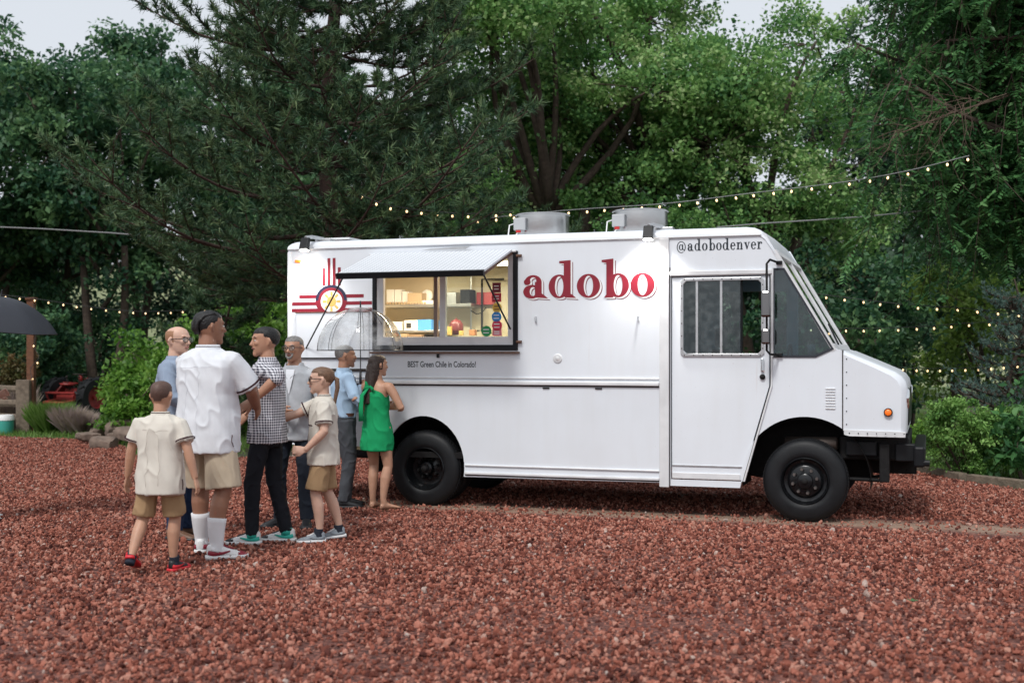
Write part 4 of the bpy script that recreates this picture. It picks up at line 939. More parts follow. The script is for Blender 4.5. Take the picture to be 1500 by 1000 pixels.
        MB().rings(rr).build('sole', S['sole'], up, True)
        if S.get('accent'):
            for yy in (1, -1):
                MB().tube([fm @ Vector((t * H * Lf, yy * y * H, z * H)) for t, y, z in ((-.036, .016, .03), (-.015, .0255, .024), (.02, .026, .026), (.05, .0265, .034))], [.009 * H, .010 * H, .006 * H, .003 * H], 6, flat=.35, side=(0, 0, 1)).build('shoe_panel', S['accent'], up, True)
            MB().rings([[fm @ Vector((t * H * Lf, math.cos(a) * hw * H, (z0 + math.sin(a) * zz) * H)) for a in [math.pi * k / 8 for k in range(9)]] for t, hw, z0, zz in ((.082, .0305, .014, .0195), (.102, .0282, .014, .0145), (.116, .02, .0145, .0085), (.121, .009, .015, .004))]).build('toe_cap', S.get('toe', S['accent']), up, True)
            MB().tube([fm @ Vector((t * H * Lf, 0, z * H)) for t, z in ((.02, .056), (.045, .044), (.066, .038))], [.010 * H, .011 * H, .010 * H], 8, flat=.4, side=(0, 1, 0)).build('laces', S.get('lace', S['sole']), up, True)
        if S.get('hightop'):
            MB().tube([ank[i] - Vector((0, 0, .02 * H)), ank[i] + Vector((0, 0, .012 * H))], [.030 * H, .029 * H], 16).build('shoe_collar', S.get('collar_mat', S['shoe']), up, True)
    return root

SK_light = skin('skin_light', (0.64, 0.40, 0.30)); SK_tan = skin('skin_tan', (0.50, 0.275, 0.18)); SK_brown = skin('skin_brown', (0.31, 0.15, 0.092)); SK_mid = skin('skin_medium', (0.45, 0.235, 0.15))
LIP = mat('lips', (0.36, 0.13, 0.11), 0.5); LIPD = mat('lips_dark', (0.2, 0.07, 0.06), 0.5)
H_black = mat('hair_black', (0.006, 0.0055, 0.006), 0.45, var=0.3, vscale=40, bump=0.5, bscale=90); H_brown = mat('hair_brown', (0.035, 0.018, 0.012), 0.45, var=0.4, vscale=40, bump=0.5, bscale=90)
H_lbrown = mat('hair_light_brown', (0.17, 0.09, 0.05), 0.5, var=0.4, vscale=40, bump=0.4, bscale=90); H_grey = mat('hair_grey', (0.22, 0.21, 0.20), 0.5, var=0.4, vscale=60, bump=0.4, bscale=90)
H_buzz = mat('hair_buzz', (0.11, 0.06, 0.045), 0.6, var=0.3, vscale=60); H_red = mat('hair_ginger', (0.3, 0.15, 0.08), 0.6)
C_white = cloth('white_linen', (0.72, 0.74, 0.78)); C_cream = cloth('cream_linen', (0.66, 0.62, 0.55)); C_stripe = cloth('dark_braid', (0.05, 0.02, 0.025))
C_khaki = cloth('khaki', (0.52, 0.43, 0.32)); C_tan = cloth('tan_twill', (0.36, 0.235, 0.13)); C_jean = cloth('black_denim', (0.018, 0.020, 0.026), 0.3); C_navy = cloth('navy_wool', (0.022, 0.028, 0.04), 0.25)
C_blue = cloth('pale_blue_cotton', (0.38, 0.52, 0.68)); C_greyblue = cloth('grey_blue_cotton', (0.27, 0.33, 0.43)); C_grey = cloth('light_grey_linen', (0.46, 0.48, 0.51), 0.3); C_gjean = cloth('grey_denim', (0.07, 0.075, 0.085), 0.3)
C_green = cloth('green_crepe', (0.012, 0.30, 0.11)); C_pink = cloth('pale_pink_cotton', (0.62, 0.50, 0.52)); C_ging = gingham('black_white_gingham', (0.72, 0.72, 0.76), (0.025, 0.025, 0.05), 46)
S_white = mat('shoe_white', (0.72, 0.72, 0.72), 0.5); S_maroon = mat('shoe_maroon', (0.25, 0.012, 0.03), 0.45); S_black = mat('shoe_black', (0.014, 0.014, 0.016), 0.45); S_teal = mat('shoe_teal', (0.03, 0.42, 0.34), 0.45)
S_red = mat('shoe_red', (0.6, 0.02, 0.03), 0.45); S_grey = mat('shoe_grey', (0.22, 0.25, 0.28), 0.6); S_brown = mat('shoe_brown', (0.14, 0.07, 0.04), 0.5); S_sock = cloth('white_sock', (0.75, 0.75, 0.77)); S_dsock = cloth('dark_sock', (0.03, 0.035, 0.05))

def hang(s, out=.15, fwd=.02, z=.49): return ((fwd, s * out, z), (-1, s * .35, 0))
PEOPLE = [
 dict(H=1.34, phi=82, at=(-2.52, 8.80), head=1.16, build=1.05, skin=SK_tan, lip=LIP, hair=H_buzz, hair_thick=.02, top=C_cream, stripe=C_stripe, trousers=C_tan, bottom='shorts', hem=.92, top_hem=.42, loose=1.14, sleeve=.72, seed=1,
      feet=((-.11, .115, 10), (.06, -.055, -14)), lift=(.03, 0), foot_pitch=(28, 0), arms=(((.03, .20, .50), (-1, .5, 0)), ((-.02, -.21, .49), (-1, -.5, 0))), shoe=S_black, sole=S_red, accent=S_red, sock=S_dsock, sock_len=.03, head_pitch=4,
      label='boy with buzz cut seen from behind in cream shirt, tan shorts and red-soled sneakers'),
 dict(H=1.90, phi=62, at=(-2.36, 9.52), build=1.12, belly=.02, skin=SK_brown, lip=LIPD, hair=H_black, hair_style='braids', hair_thick=.02, top=C_white, stripe=C_stripe, trousers=C_khaki, bottom='shorts', hem=1.0, leg=1.14, top_hem=.425, loose=1.15, sleeve=.90, seed=2,
      feet=((.06, .085, 30), (-.04, -.085, -42)), arms=(((.16, .13, .54), (-.6, 1, -.2)), ((.20, -.09, .60), (-.5, -1, -.3))), head_yaw=-28, shoe=S_white, sole=S_white, accent=S_maroon, lace=S_maroon, sock=S_sock, sock_len=.115, shoe_len=1.0,
      label='tall heavy man with braided hair seen from behind, white guayabera shirt and khaki shorts'),
 dict(H=1.80, phi=-8, at=(-2.86, 10.45), build=1.1, skin=SK_light, lip=LIP, hair=H_red, hair_style='fringe', hair_thick=.012, glasses='clear', top=C_greyblue, trousers=cloth('blue_jeans', (0.03, 0.05, 0.11), 0.3), sleeve=1.95, top_hem=.47, tucked=False, seed=3, head_yaw=-18,
      feet=((.03, .06, 12), (.02, -.06, -12)), arms=(((.16, .10, .60), (-.4, 1, -.6)), ((.17, -.10, .62), (-.4, -1, -.6))), shoe=S_brown, sole=S_black,
      label='balding man with dark-rimmed glasses in long-sleeved grey-blue shirt behind the man in white'),
 dict(H=1.79, phi=168, at=(-2.03, 10.2), build=.98, skin=SK_mid, lip=LIPD, hair=H_black, hair_thick=.06, top=C_ging, trousers=C_jean, sleeve=1.18, top_hem=.465, loose=1.0, seed=4, head_yaw=38, leg=.92,
      feet=((.05, .06, 14), (-.07, -.06, 6)), arms=(((-.035, .235, .67), (-1, .15, .35)), ((.16, -.12, .58), (-.5, -1, -.3))), hands=(((.75, .1, -.5), (.3, -.5, -.6), .25, 1), None), shoe=S_white, sole=S_white, accent=S_teal, toe=S_black, lace=S_black, hightop=True, collar_mat=S_teal,
      label='man in black-and-white gingham shirt, black jeans and teal high-top sneakers'),
 dict(H=1.73, phi=-102, at=(-1.98, 11.2), build=1.08, belly=.01, skin=SK_mid, lip=LIPD, hair=H_grey, hair_thick=.018, beard=H_grey, glasses='clear', smile=True, top=C_grey, trousers=C_navy, sleeve=1.55, top_hem=.455, seed=5, head_yaw=-6,
      feet=((.02, .075, 18), (.02, -.07, -30)), arms=(((.12, .06, .60), (-.3, 1, -.4)), ((.13, -.02, .615), (-.3, -1, -.4))), shoe=S_black, sole=S_black, undershirt=True,
      label='smiling grey-bearded man with glasses in open light grey shirt and navy trousers'),
 dict(H=1.43, phi=188, at=(-1.58, 10.30), head=1.14, build=1.02, skin=SK_light, lip=LIP, hair=H_lbrown, hair_style='ponytail', hair_thick=.03, glasses='sun', no_eyes=True, top=C_cream, stripe=C_stripe, trousers=C_tan, bottom='shorts', hem=.92, top_hem=.45, loose=1.10, sleeve=.78, seed=6, leg=1.05,
      feet=((.03, .05, 4), (-.09, -.06, 8)), foot_pitch=(0, 6), arms=(((.10, .14, .545), (-1, .6, -.5)), ((.335, -.09, .69), (0, -.4, -1))), hands=(((1, -.05, .0), (0, -1, -.2), .85, 1), ((1, 0, .05), (0, 1, -.4), .5, 1)), shoe=S_grey, sole=S_white, accent=S_grey, sock=S_dsock, sock_len=.03,
      label='child with sunglasses and ponytail in cream shirt and tan shorts reaching out'),
 dict(H=1.66, phi=22, at=(-1.73, 12.62), build=1.02, skin=SK_mid, lip=LIPD, hair=H_grey, hair_thick=.006, top=C_blue, trousers=C_gjean, sleeve=1.95, top_hem=.555, tucked=True, belt=mat('brown_leather', (0.10, 0.035, 0.02), 0.5), seed=7, head_yaw=-6,
      feet=((.03, .06, 6), (-.02, -.07, -12)), arms=(((.13, .08, .60), (-.6, 1, -.6)), ((.085, -.085, .745), (-.4, -1, -.8))), hands=(None, ((.75, .35, .3), (.0, .5, -.2), 1.0, 1)), shoe=S_black, sole=S_black,
      label='man in light blue shirt, brown belt and grey jeans holding the clear dome umbrella'),
 dict(H=1.56, phi=58, at=(-1.36, 12.38), build=.96, female=True, skin=SK_tan, lip=LIP, hair=H_brown, hair_style='long', hair_len=2.1, hair_thick=.045, top=C_green, dress=True, bottom=None, top_hem=.385, sleeve=0, seed=8, head_yaw=-24, fold=.009, barefoot=True, sandal=mat('sandal_brown', (0.16, 0.07, 0.035), 0.6),
      feet=((.03, .055, 14), (-.02, -.075, -28)), arms=(((.15, .06, .66), (-.5, 1, -.9)), ((.15, -.075, .655), (-.5, -1, -.9))),
      label='long-haired woman in short sleeveless green dress and flat sandals by the rear wheel'),
 dict(H=1.62, phi=30, at=(-5.06, 11.6), build=1.0, skin=SK_light, lip=LIP, hair=H_brown, top=C_pink, trousers=C_khaki, sleeve=1.95, top_hem=.40, seed=9,
      feet=((.03, .06, 8), (0, -.06, -8)), arms=(((.13, .10, .72), (-.5, 1, -.9)), ((.03, -.165, .47), (-1, -.4, 0))), shoe=S_white, sole=S_white,
      label='person in long pale pink shirt holding the black umbrella'),
]
people = [person(s) for s in PEOPLE]
# shirt fronts, bow and loose ends
pb = people[4]; Hb = 1.73
us = []
for z, w_, d_ in ((.70, .002, .0745), (.74, .012, .072), (.77, .018, .069), (.80, .022, .061), (.825, .024, .051)):
    us.append((z * Hb, w_ * Hb, d_ * 1.048 * Hb + .010))
MB().add([(x, sg * w, z) for z, w, x in us for sg in (-1, 1)], [(2 * k, 2 * k + 1, 2 * k + 3, 2 * k + 2) for k in range(4)]).build('undershirt', C_white, pb)
pw = people[7]; Hw = 1.56
bow = MB().tube([(-.062 * Hw, .0, .80 * Hw), (-.075 * Hw, .03 * Hw, .815 * Hw), (-.08 * Hw, .045 * Hw, .78 * Hw), (-.07 * Hw, .0, .795 * Hw), (-.08 * Hw, -.03 * Hw, .775 * Hw)], [.01 * Hw, .02 * Hw, .02 * Hw, .01 * Hw, .016 * Hw], 8, flat=.4)
bow.tube([(-.07 * Hw, .01 * Hw, .795 * Hw), (-.098 * Hw, .045 * Hw, .74 * Hw), (-.103 * Hw, .05 * Hw, .66 * Hw), (-.105 * Hw, .045 * Hw, .575 * Hw)], [.008 * Hw, .018 * Hw, .022 * Hw, .026 * Hw], 8, flat=.25, side=(0, 1, 0))
bow.build('neck_bow', C_green, pw, True)

# seams, pockets and buttons laid on the cloth surface
from mathutils.bvhtree import BVHTree
def stitch(root, pts, r, m, name):
    sh_ = [c for c in root.children if c.name.split('.')[0] in ('shirt', 'dress')][0]; me = sh_.data
    bv = BVHTree.FromPolygons([v.co for v in me.vertices], [tuple(p.vertices) for p in me.polygons])
    P = []
    for a, b in zip(pts[:-1], pts[1:]):
        for k in range(8):
            co, nr, _, _ = bv.find_nearest(Vector(a).lerp(Vector(b), k / 8)); P.append(co + nr * r * .4)
    MB().tube(P, r, 5).build(name, m, sh_, True)
C_seam = cloth('seam_white', (0.70, 0.72, 0.76)); C_seamc = cloth('seam_cream', (0.64, 0.60, 0.53)); C_pip = cloth('dark_piping', (0.10, 0.06, 0.06))
def back_seams(root, H, b, m):
    stitch(root, [(-.2, y * H, .775 * H) for y in (-.09, -.04, 0, .04, .09)], .0016, m, 'yoke_seam')
    for y in (-.035, .035): stitch(root, [(-.25, y * H, .77 * H), (-.25, y * H, .6 * H), (-.25, y * H, .45 * H)], .0014, m, 'back_pleat')
    for s_ in (1, -1): stitch(root, [(-.02, s_ * .3, .50 * H), (-.02, s_ * .3, .44 * H)], .004, C_pip, 'side_vent')
back_seams(people[0], 1.34, 1.05, C_seamc); back_seams(people[1], 1.90, 1.24, C_seam)
kd_ = people[5]; Hk = 1.43
stitch(kd_, [(.13, .03 * Hk, .685 * Hk), (.12, .06 * Hk, .68 * Hk), (.10, .085 * Hk, .68 * Hk)], .004, C_stripe, 'pocket_piping')
stitch(kd_, [(.2, .0, .82 * Hk), (.2, .0, .65 * Hk), (.2, 0, .46 * Hk)], .0035, C_pip, 'placket')
bl_ = people[6]; stitch(bl_, [(.2, 0, .82 * 1.66), (.2, 0, .58 * 1.66)], .003, C_seam, 'placket')
for sg_ in (-1, 1): stitch(people[4], [(.2, sg_ * .026 * 1.73, .825 * 1.73), (.2, sg_ * .005, .71 * 1.73), (.2, sg_ * .004, .47 * 1.73)], .004, C_grey, 'placket')
# ================================================================ umbrellas
M_clear = glass('clear_plastic', (0.95, 0.955, 0.96), 1.6, dirt=0.62, dscale=5); M_rib = mat('umbrella_rib', (0.03, 0.03, 0.035), 0.4, 0.5); M_nylon = mat('black_nylon', (0.018, 0.021, 0.03), 0.55, bump=0.1, bscale=20)
def umbrella(name, loc, rad, drop, n, canopy, label, tilt=(0, 0), shaft=0.75, dome=True, facets=8):
    u = empty(name, loc, 0, label, 'umbrella'); u.rotation_euler = (R(tilt[0]), R(tilt[1]), 0.2)
    prof = []
    for k in range(n + 1):
        a = math.pi / 2 * k / n * (1.0 if dome else 0.62)
        sc = 1.0 if dome else 1 / math.sin(math.pi / 2 * 0.62)
        q = 1.0 if dome else 1 / (1 - math.cos(math.pi / 2 * 0.62))
        prof.append((rad * math.sin(a) * sc, -drop * (1 - math.cos(a)) * q))
    rr = []
    for r, z in prof[1:]:
        ring = []
        for k in range(facets * 6):
            a = 2 * math.pi * k / (facets * 6); f = k % 6 / 6; sag = 1 - 0.055 * math.sin(f * math.pi)
            ring.append((math.cos(a) * r * sag, math.sin(a) * r * sag, z - 0.02 * 0))
        rr.append(ring)
    m = MB().rings(rr, caps=False); k = len(m.v); m.v.append((0, 0, 0)); m.f += [(k, j, (j + 1) % (facets * 6)) for j in range(facets * 6)]
    can = m.build('canopy', canopy, u, True)
    for k in range(facets):
        a = 2 * math.pi * k / facets
        MB().tube([(math.cos(a) * r * 0.995, math.sin(a) * r * 0.995, z - 0.003) for r, z in [(0, 0)] + prof[1:]] , 0.003, 5).build('rib', M_rib, u)
        if not dome:
            r_, z_ = prof[int(n * .62)]
            MB().tube([(0, 0, -drop * 0.72), (math.cos(a) * r_ * .98, math.sin(a) * r_ * .98, z_ - .004)], 0.002, 5).build('stretcher', M_rib, u)
    rE, zE = prof[-1]
    MB().tube([Vector(p) for p in rr[-1]], 0.0045, 5, closed=True).build('canopy_hem', M_rib, u)
    MB().tube([(0, 0, 0.06), (0, 0, -shaft)], 0.005, 8).build('shaft', M_rib, u)
    MB().tube([(0, 0, 0.0), (0, 0, 0.065)], [0.009, 0.006], 8).build('tip', M_rib, u)
    MB().tube([(0, 0, -shaft + 0.06), (0, 0, -shaft - 0.05), (0.0, 0.0, -shaft - 0.09)], [0.011, 0.013, 0.010], 8).build('handle', M_rib, u, True)
    return u
p = at(528, 450, 12.55)
umbrella('dome_umbrella', p, 0.44, 0.44, 9, M_clear, 'clear plastic dome umbrella with dark ribs held up beside the serving window', tilt=(0, 0), shaft=0.70)
p = at(2, 434, 11.5)
umbrella('black_umbrella', p, 0.53, 0.30, 8, M_nylon, 'black nylon umbrella held by the person in pale pink', tilt=(4, 6), shaft=0.80, dome=False)

# ================================================================ timber post, fence, bucket
M_post = mat('red_cedar', (0.17, 0.07, 0.035), 0.8, var=0.4, vscale=18, bump=0.3, bscale=40); M_oldwood = mat('weathered_wood', (0.20, 0.155, 0.115), 0.9, var=0.45, vscale=14, bump=0.5, bscale=40)
PY = 25.1
b0 = at(46, 632, PY); t0 = at(50, 440, PY)
post = MB().box(-0.075, 0.075, -0.075, 0.075, 0, t0.z).build('light_post', M_post, None, bevel=0.012, loc=(b0.x, PY, 0)); tag(post, 'tall red-brown timber post with small string bulbs beside the rail fence', 'post')
MB().box(-0.095, 0.095, -0.095, 0.095, t0.z, t0.z + 0.06).build('post_cap', M_post, post, bevel=0.01)
fe = empty('split_rail_fence', (at(36, 632, 25).x, 25.0, 0), 0, 'weathered split rail fence with three rails beside the tall post', 'fence')
z1 = at(38, 556, 25).z
MB().box(-0.15, 0.13, -0.09, 0.09, -0.1, z1).build('fence_post', M_oldwood, fe, bevel=0.02)
MB().box(-3.0, -2.75, -0.09, 0.09, -0.1, z1).build('fence_post', M_oldwood, fe, bevel=0.02)
for py, w in ((569, .085), (590, .10), (611, .10)):
    zz = at(20, py, 25).z
    pts = [(-2.9, 0.02, zz + .03), (-2.0, -0.02, zz), (-1.1, 0.03, zz + .02), (-0.1, 0.0, zz - .01)]
    MB().tube(pts, [w * .8, w, w * .9, w * .75], 7, flat=.7).build('rail', M_oldwood, fe)
bk = at(8, 636, 24.6)
bucket = autosmooth(MB().lathe([(0, 0), (.14, 0), (.155, .05), (.165, .26), (.16, .26), (0, .26)], 24).build('bucket', mat('teal_plastic', (0.06, 0.36, 0.30), 0.4), None, loc=(bk.x, 24.6, 0)), 40); tag(bucket, 'small teal bucket with white lid at the foot of the rail fence', 'bucket')
autosmooth(MB().lathe([(.0, .262), (.172, .262), (.175, .30), (.15, .37), (0, .38)], 24).build('lid', M_print, bucket), 40)

# ================================================================ old red tractor
M_tred = mat('faded_red_paint', (0.30, 0.028, 0.025), 0.5, var=0.45, vscale=9); M_tdark = mat('tractor_grime', (0.03, 0.022, 0.02), 0.7, var=0.4)
tp = at(122, 606, 31.5)
tr = empty('red_tractor', (tp.x, 31.5, 0), R(62), 'old faded red farm tractor parked behind the shrubs', 'tractor')
# tractor local: x forward, y left
def twheel(x, y, r, w, lug=True):
    t = empty('wheel', (x, y, r), 0, parent=tr)
    autosmooth(MB().lathe([(r * .55, -w / 2), (r * .9, -w / 2), (r, -w * .3), (r, w * .3), (r * .9, w / 2), (r * .55, w / 2)], 32, 'y').build('tyre', M_rubber, t), 40)
    autosmooth(MB().lathe([(r * .56, -w * .4), (r * .5, -w * .1), (.06, -w * .05), (.05, -w * .3), (0, -w * .3)], 24, 'y').build('rim', M_tred, t), 40)
    if lug:
        lm = MB()
        for k in range(20):
            a = 2 * math.pi * k / 20; s_ = 1 if k % 2 else -1
            c = Vector((math.cos(a), 0, math.sin(a))); tn = Vector((-math.sin(a), 0, math.cos(a)))
            p0 = c * r * 1.0 + Vector((0, s_ * w * .46, 0)); p1 = c * r * 1.0 + tn * .08 + Vector((0, s_ * w * .02, 0))
            lm.tube([p0, p1], .025, 4)
        tag(lm.build('lugs', M_rubber, t), kind='stuff')
for s_ in (1, -1): twheel(-0.25, s_ * 0.62, 0.50, 0.26)
for s_ in (1, -1): twheel(1.25, s_ * 0.28, 0.27, 0.12, False)
MB().box(0.15, 1.25, -0.17, 0.17, 0.62, 0.98).build('hood', M_tred, tr, bevel=0.06); MB().box(-0.45, 0.25, -0.2, 0.2, 0.38, 0.72).build('transmission', M_tred, tr, bevel=0.05)
MB().box(0.2, 1.2, -0.13, 0.13, 0.36, 0.62).build('engine', M_tdark, tr, bevel=0.03); MB().tube([(-0.25, -0.6, .5), (-0.25, .6, .5)], .07, 10).build('axle', M_tred, tr)
MB().tube([(1.25, -.26, .27), (1.25, .26, .27)], .035, 8).build('front_axle', M_tred, tr); MB().tube([(1.2, 0, .27), (1.15, 0, .7)], .05, 8).build('pedestal', M_tred, tr)
MB().lathe([(0, .80), (.17, .80), (.21, .86), (.19, .84), (0, .82)], 20, 'z', (-.5, 0, 0)).build('seat', M_tred, tr, True); MB().tube([(-.35, 0, .6), (-.5, 0, .8)], .03, 8).build('seat_post', M_tdark, tr)
MB().lathe([(.17, -.012), (.185, 0), (.17, .012), (.155, 0), (.17, -.012)], 24, 'z', (-.12, 0, 1.08)).build('steering_wheel', M_tdark, tr, True); MB().tube([(-.12, 0, 1.08), (.2, 0, .9)], .018, 6).build('steering_column', M_tdark, tr)
for s_ in (1, -1):
    MB().tube([(-.5, s_ * .42, .62), (-.25, s_ * .42, .86), (.15, s_ * .36, .84)], [.02, .025, .02], 6).build('guard_rail', M_tred, tr)
    MB().tube([(-.3, s_ * .2, .7), (-.34, s_ * .22, 1.0)], .012, 6).ball((-.34, s_ * .22, 1.02), .03, 8, 6).build('lever', M_tdark, tr)
MB().box(-.62, -.45, -.3, .3, .42, .56).build('hitch_plate', M_tred, tr, bevel=.02); MB().tube([(-.6, -.5, .3), (-.75, -.5, .62), (-.75, .5, .62), (-.6, .5, .3)], .03, 6).build('hitch_frame', M_tred, tr)
MB().lathe([(0, .9), (.05, .9), (.06, 1.0), (.03, 1.05), (0, 1.05)], 12, 'z', (.0, .1, 0)).build('filler_cap', M_tred, tr, True)
MB().tube([(.55, -.12, .98), (.55, -.12, 1.22)], .03, 8).build('exhaust', M_tdark, tr); MB().tube([(-.45, -.35, .45), (-.95, -.35, .38), (-.95, .35, .38), (-.45, .35, .45)], .035, 6).build('drawbar', M_tred, tr)

# ================================================================ border rocks
M_rock = mat('sandstone', (0.22, 0.16, 0.125), 0.9, var=0.45, vscale=7, bump=0.6, bscale=18)
def rock_mesh(seed, sx, sy, sz):
    bm = bmesh.new(); bmesh.ops.create_icosphere(bm, subdivisions=3, radius=1.0); o_ = Vector((seed * 7.3, seed * 2.9, seed * 5.1))
    for v in bm.verts:
        d = noise.noise(v.co * 1.1 + o_) * .45 + noise.noise(v.co * 3 + o_) * .12
        c = v.co * (1 + d); c = Vector([math.copysign(min(abs(q), .78 + .1 * noise.noise(o_)), q) for q in c]); v.co = Vector((c.x * sx, c.y * sy, c.z * sz))
    me = bpy.data.meshes.new('rock'); bm.to_mesh(me); bm.free(); return me
rocks = [(129, 640, 21.6, .26, .16, .10, 25, 'long flat'), (152, 652, 20.6, .25, .18, .17, -15, 'squarish grey'), (176, 626, 22.2, .34, .16, .17, 35, 'tall leaning'), (188, 636, 21.6, .30, .2, .14, -20, 'broad pale'), (166, 640, 21.8, .16, .12, .09, 10, 'small'), (146, 633, 22.4, .22, .12, .08, 60, 'thin slab'), (205, 648, 21.0, .22, .16, .12, 0, 'rounded')]
for i, (px, py, Y, a, b_, c_, rz, kd_) in enumerate(rocks):
    q = at(px, py, Y); o = autosmooth(link('rock', rock_mesh(i + 1, a, b_, c_), M_rock, None, loc=(q.x, Y, max(c_ * .35, q.z)), rot=(R(8), R(-12 if i == 2 else 5), R(rz))), 30)
    tag(o, kd_ + ' sandstone rock at the edge of the planted mound', 'rock', 'rocks edging the planted mound')

# ================================================================ string lights and cables
M_bulb = mat('warm_bulb', (1, 0.85, 0.6), 0.3, emit=(1, 0.66, 0.32), estr=1.7); M_wire = mat('light_cable', (0.05, 0.05, 0.05), 0.6); M_steelwire = mat('steel_cable', (0.25, 0.26, 0.26), 0.5)
BULB = MB().ball((0, 0, -.045), (.015, .015, .020), 10, 6).mesh('bulb'); SOCK = MB().tube([(0, 0, 0), (0, 0, -.03)], [.008, .011], 6).mesh('socket')
for m_ in (BULB,): m_.polygons.foreach_set('use_smooth', [True] * len(m_.polygons))
def strand(pts, spacing, label, wire=M_wire, name='string_lights', start=0.1, end=None, scale=1.0, skip=()):
    P = [Vector(p) for p in pts]
    def cr(t):
        i = min(int(t), len(P) - 2); f = t - i; p0, p1, p2, p3 = P[max(i - 1, 0)], P[i], P[i + 1], P[min(i + 2, len(P) - 1)]
        return 0.5 * ((2 * p1) + (-p0 + p2) * f + (2 * p0 - 5 * p1 + 4 * p2 - p3) * f * f + (-p0 + 3 * p1 - 3 * p2 + p3) * f ** 3)
    S_ = [cr((len(P) - 1) * k / 80) for k in range(81)]
    root = empty(name, S_[0], 0, label, 'string lights'); S_ = [s - S_[0] for s in S_]
    MB().tube(S_, .006 * scale, 5).build('cable', wire, root)
    d = start; acc = 0; k = 0
    for a, b in zip(S_[:-1], S_[1:]):
        L = (b - a).length
        while d <= acc + L:
            q = a.lerp(b, (d - acc) / L)
            if not (end and d > end):
                so = link('socket', SOCK, M_wire, root, loc=q); so.scale = (scale,) * 3
                bu = link('bulb', BULB, M_bulb, root, loc=q); bu.scale = (scale,) * 3; bu.rotation_euler = (random.uniform(-.3, .3), random.uniform(-.3, .3), 0)
            d += spacing
        acc += L
    return root
strand([at(-60, 425, 24.9), at(48, 437, 25), at(130, 449, 25.5), at(210, 456, 26), at(300, 452, 27), at(345, 445, 27.5)], .28, 'string of warm bulbs running from the timber post into the trees')
strand([at(48, 445, 24.95), at(57, 470, 24.9), at(50, 505, 24.92), at(57, 523, 24.9), at(45, 540, 24.9), at(49, 560, 24.9)], .38, 'short string of bulbs wound down the tall timber post')
strand([at(690, 322, 17.5), at(830, 308, 17.5), at(975, 298, 17.3), at(1100, 283, 17), at(1240, 266, 16.5), at(1330, 250, 16), at(1420, 228, 15.5)], .26, 'string of warm bulbs rising behind the roof fans', wire=M_steelwire)
strand([at(1150, 424, 20), at(1250, 437, 19.5), at(1330, 446, 19), at(1420, 452, 18.5), at(1530, 462, 18)], .29, 'upper string of warm bulbs crossing behind the windscreen')
strand([at(1180, 480, 21), at(1270, 481, 20.5), at(1350, 478, 20), at(1420, 473, 19.5), at(1530, 468, 19)], .29, 'middle string of warm bulbs sagging behind the hood')
strand([at(1260, 533, 22), at(1340, 539, 21.5), at(1400, 539, 21), at(1460, 536, 20.5), at(1540, 528, 20)], .22, 'lowest string of small bulbs just above the clipped shrub')
strand([at(520, 280, 16.8), at(560, 298, 16.8), at(620, 308, 17), at(690, 313, 17.2), at(752, 310, 17.5)], .22, 'short string of orange bulbs hanging in the pine boughs')
def cable(pts, r, label):
    P = [Vector(p) for p in pts]; o = MB().tube([p - P[0] for p in P], r, 5).build('overhead_cable', M_steelwire, None, loc=P[0]); tag(o, label, 'cable')
cable([at(-40, 331, 24), at(60, 335, 24), at(160, 341, 24), at(260, 349, 24), at(330, 352, 24)], .012, 'thin pale cable stretched in front of the tall trees behind the tractor')
cable([at(1050, 333, 18), at(1120, 327, 18), at(1200, 322, 18), at(1270, 317, 18), at(1350, 309, 18)], .010, 'thin dark cable leading from above the cab towards the overhanging tree')
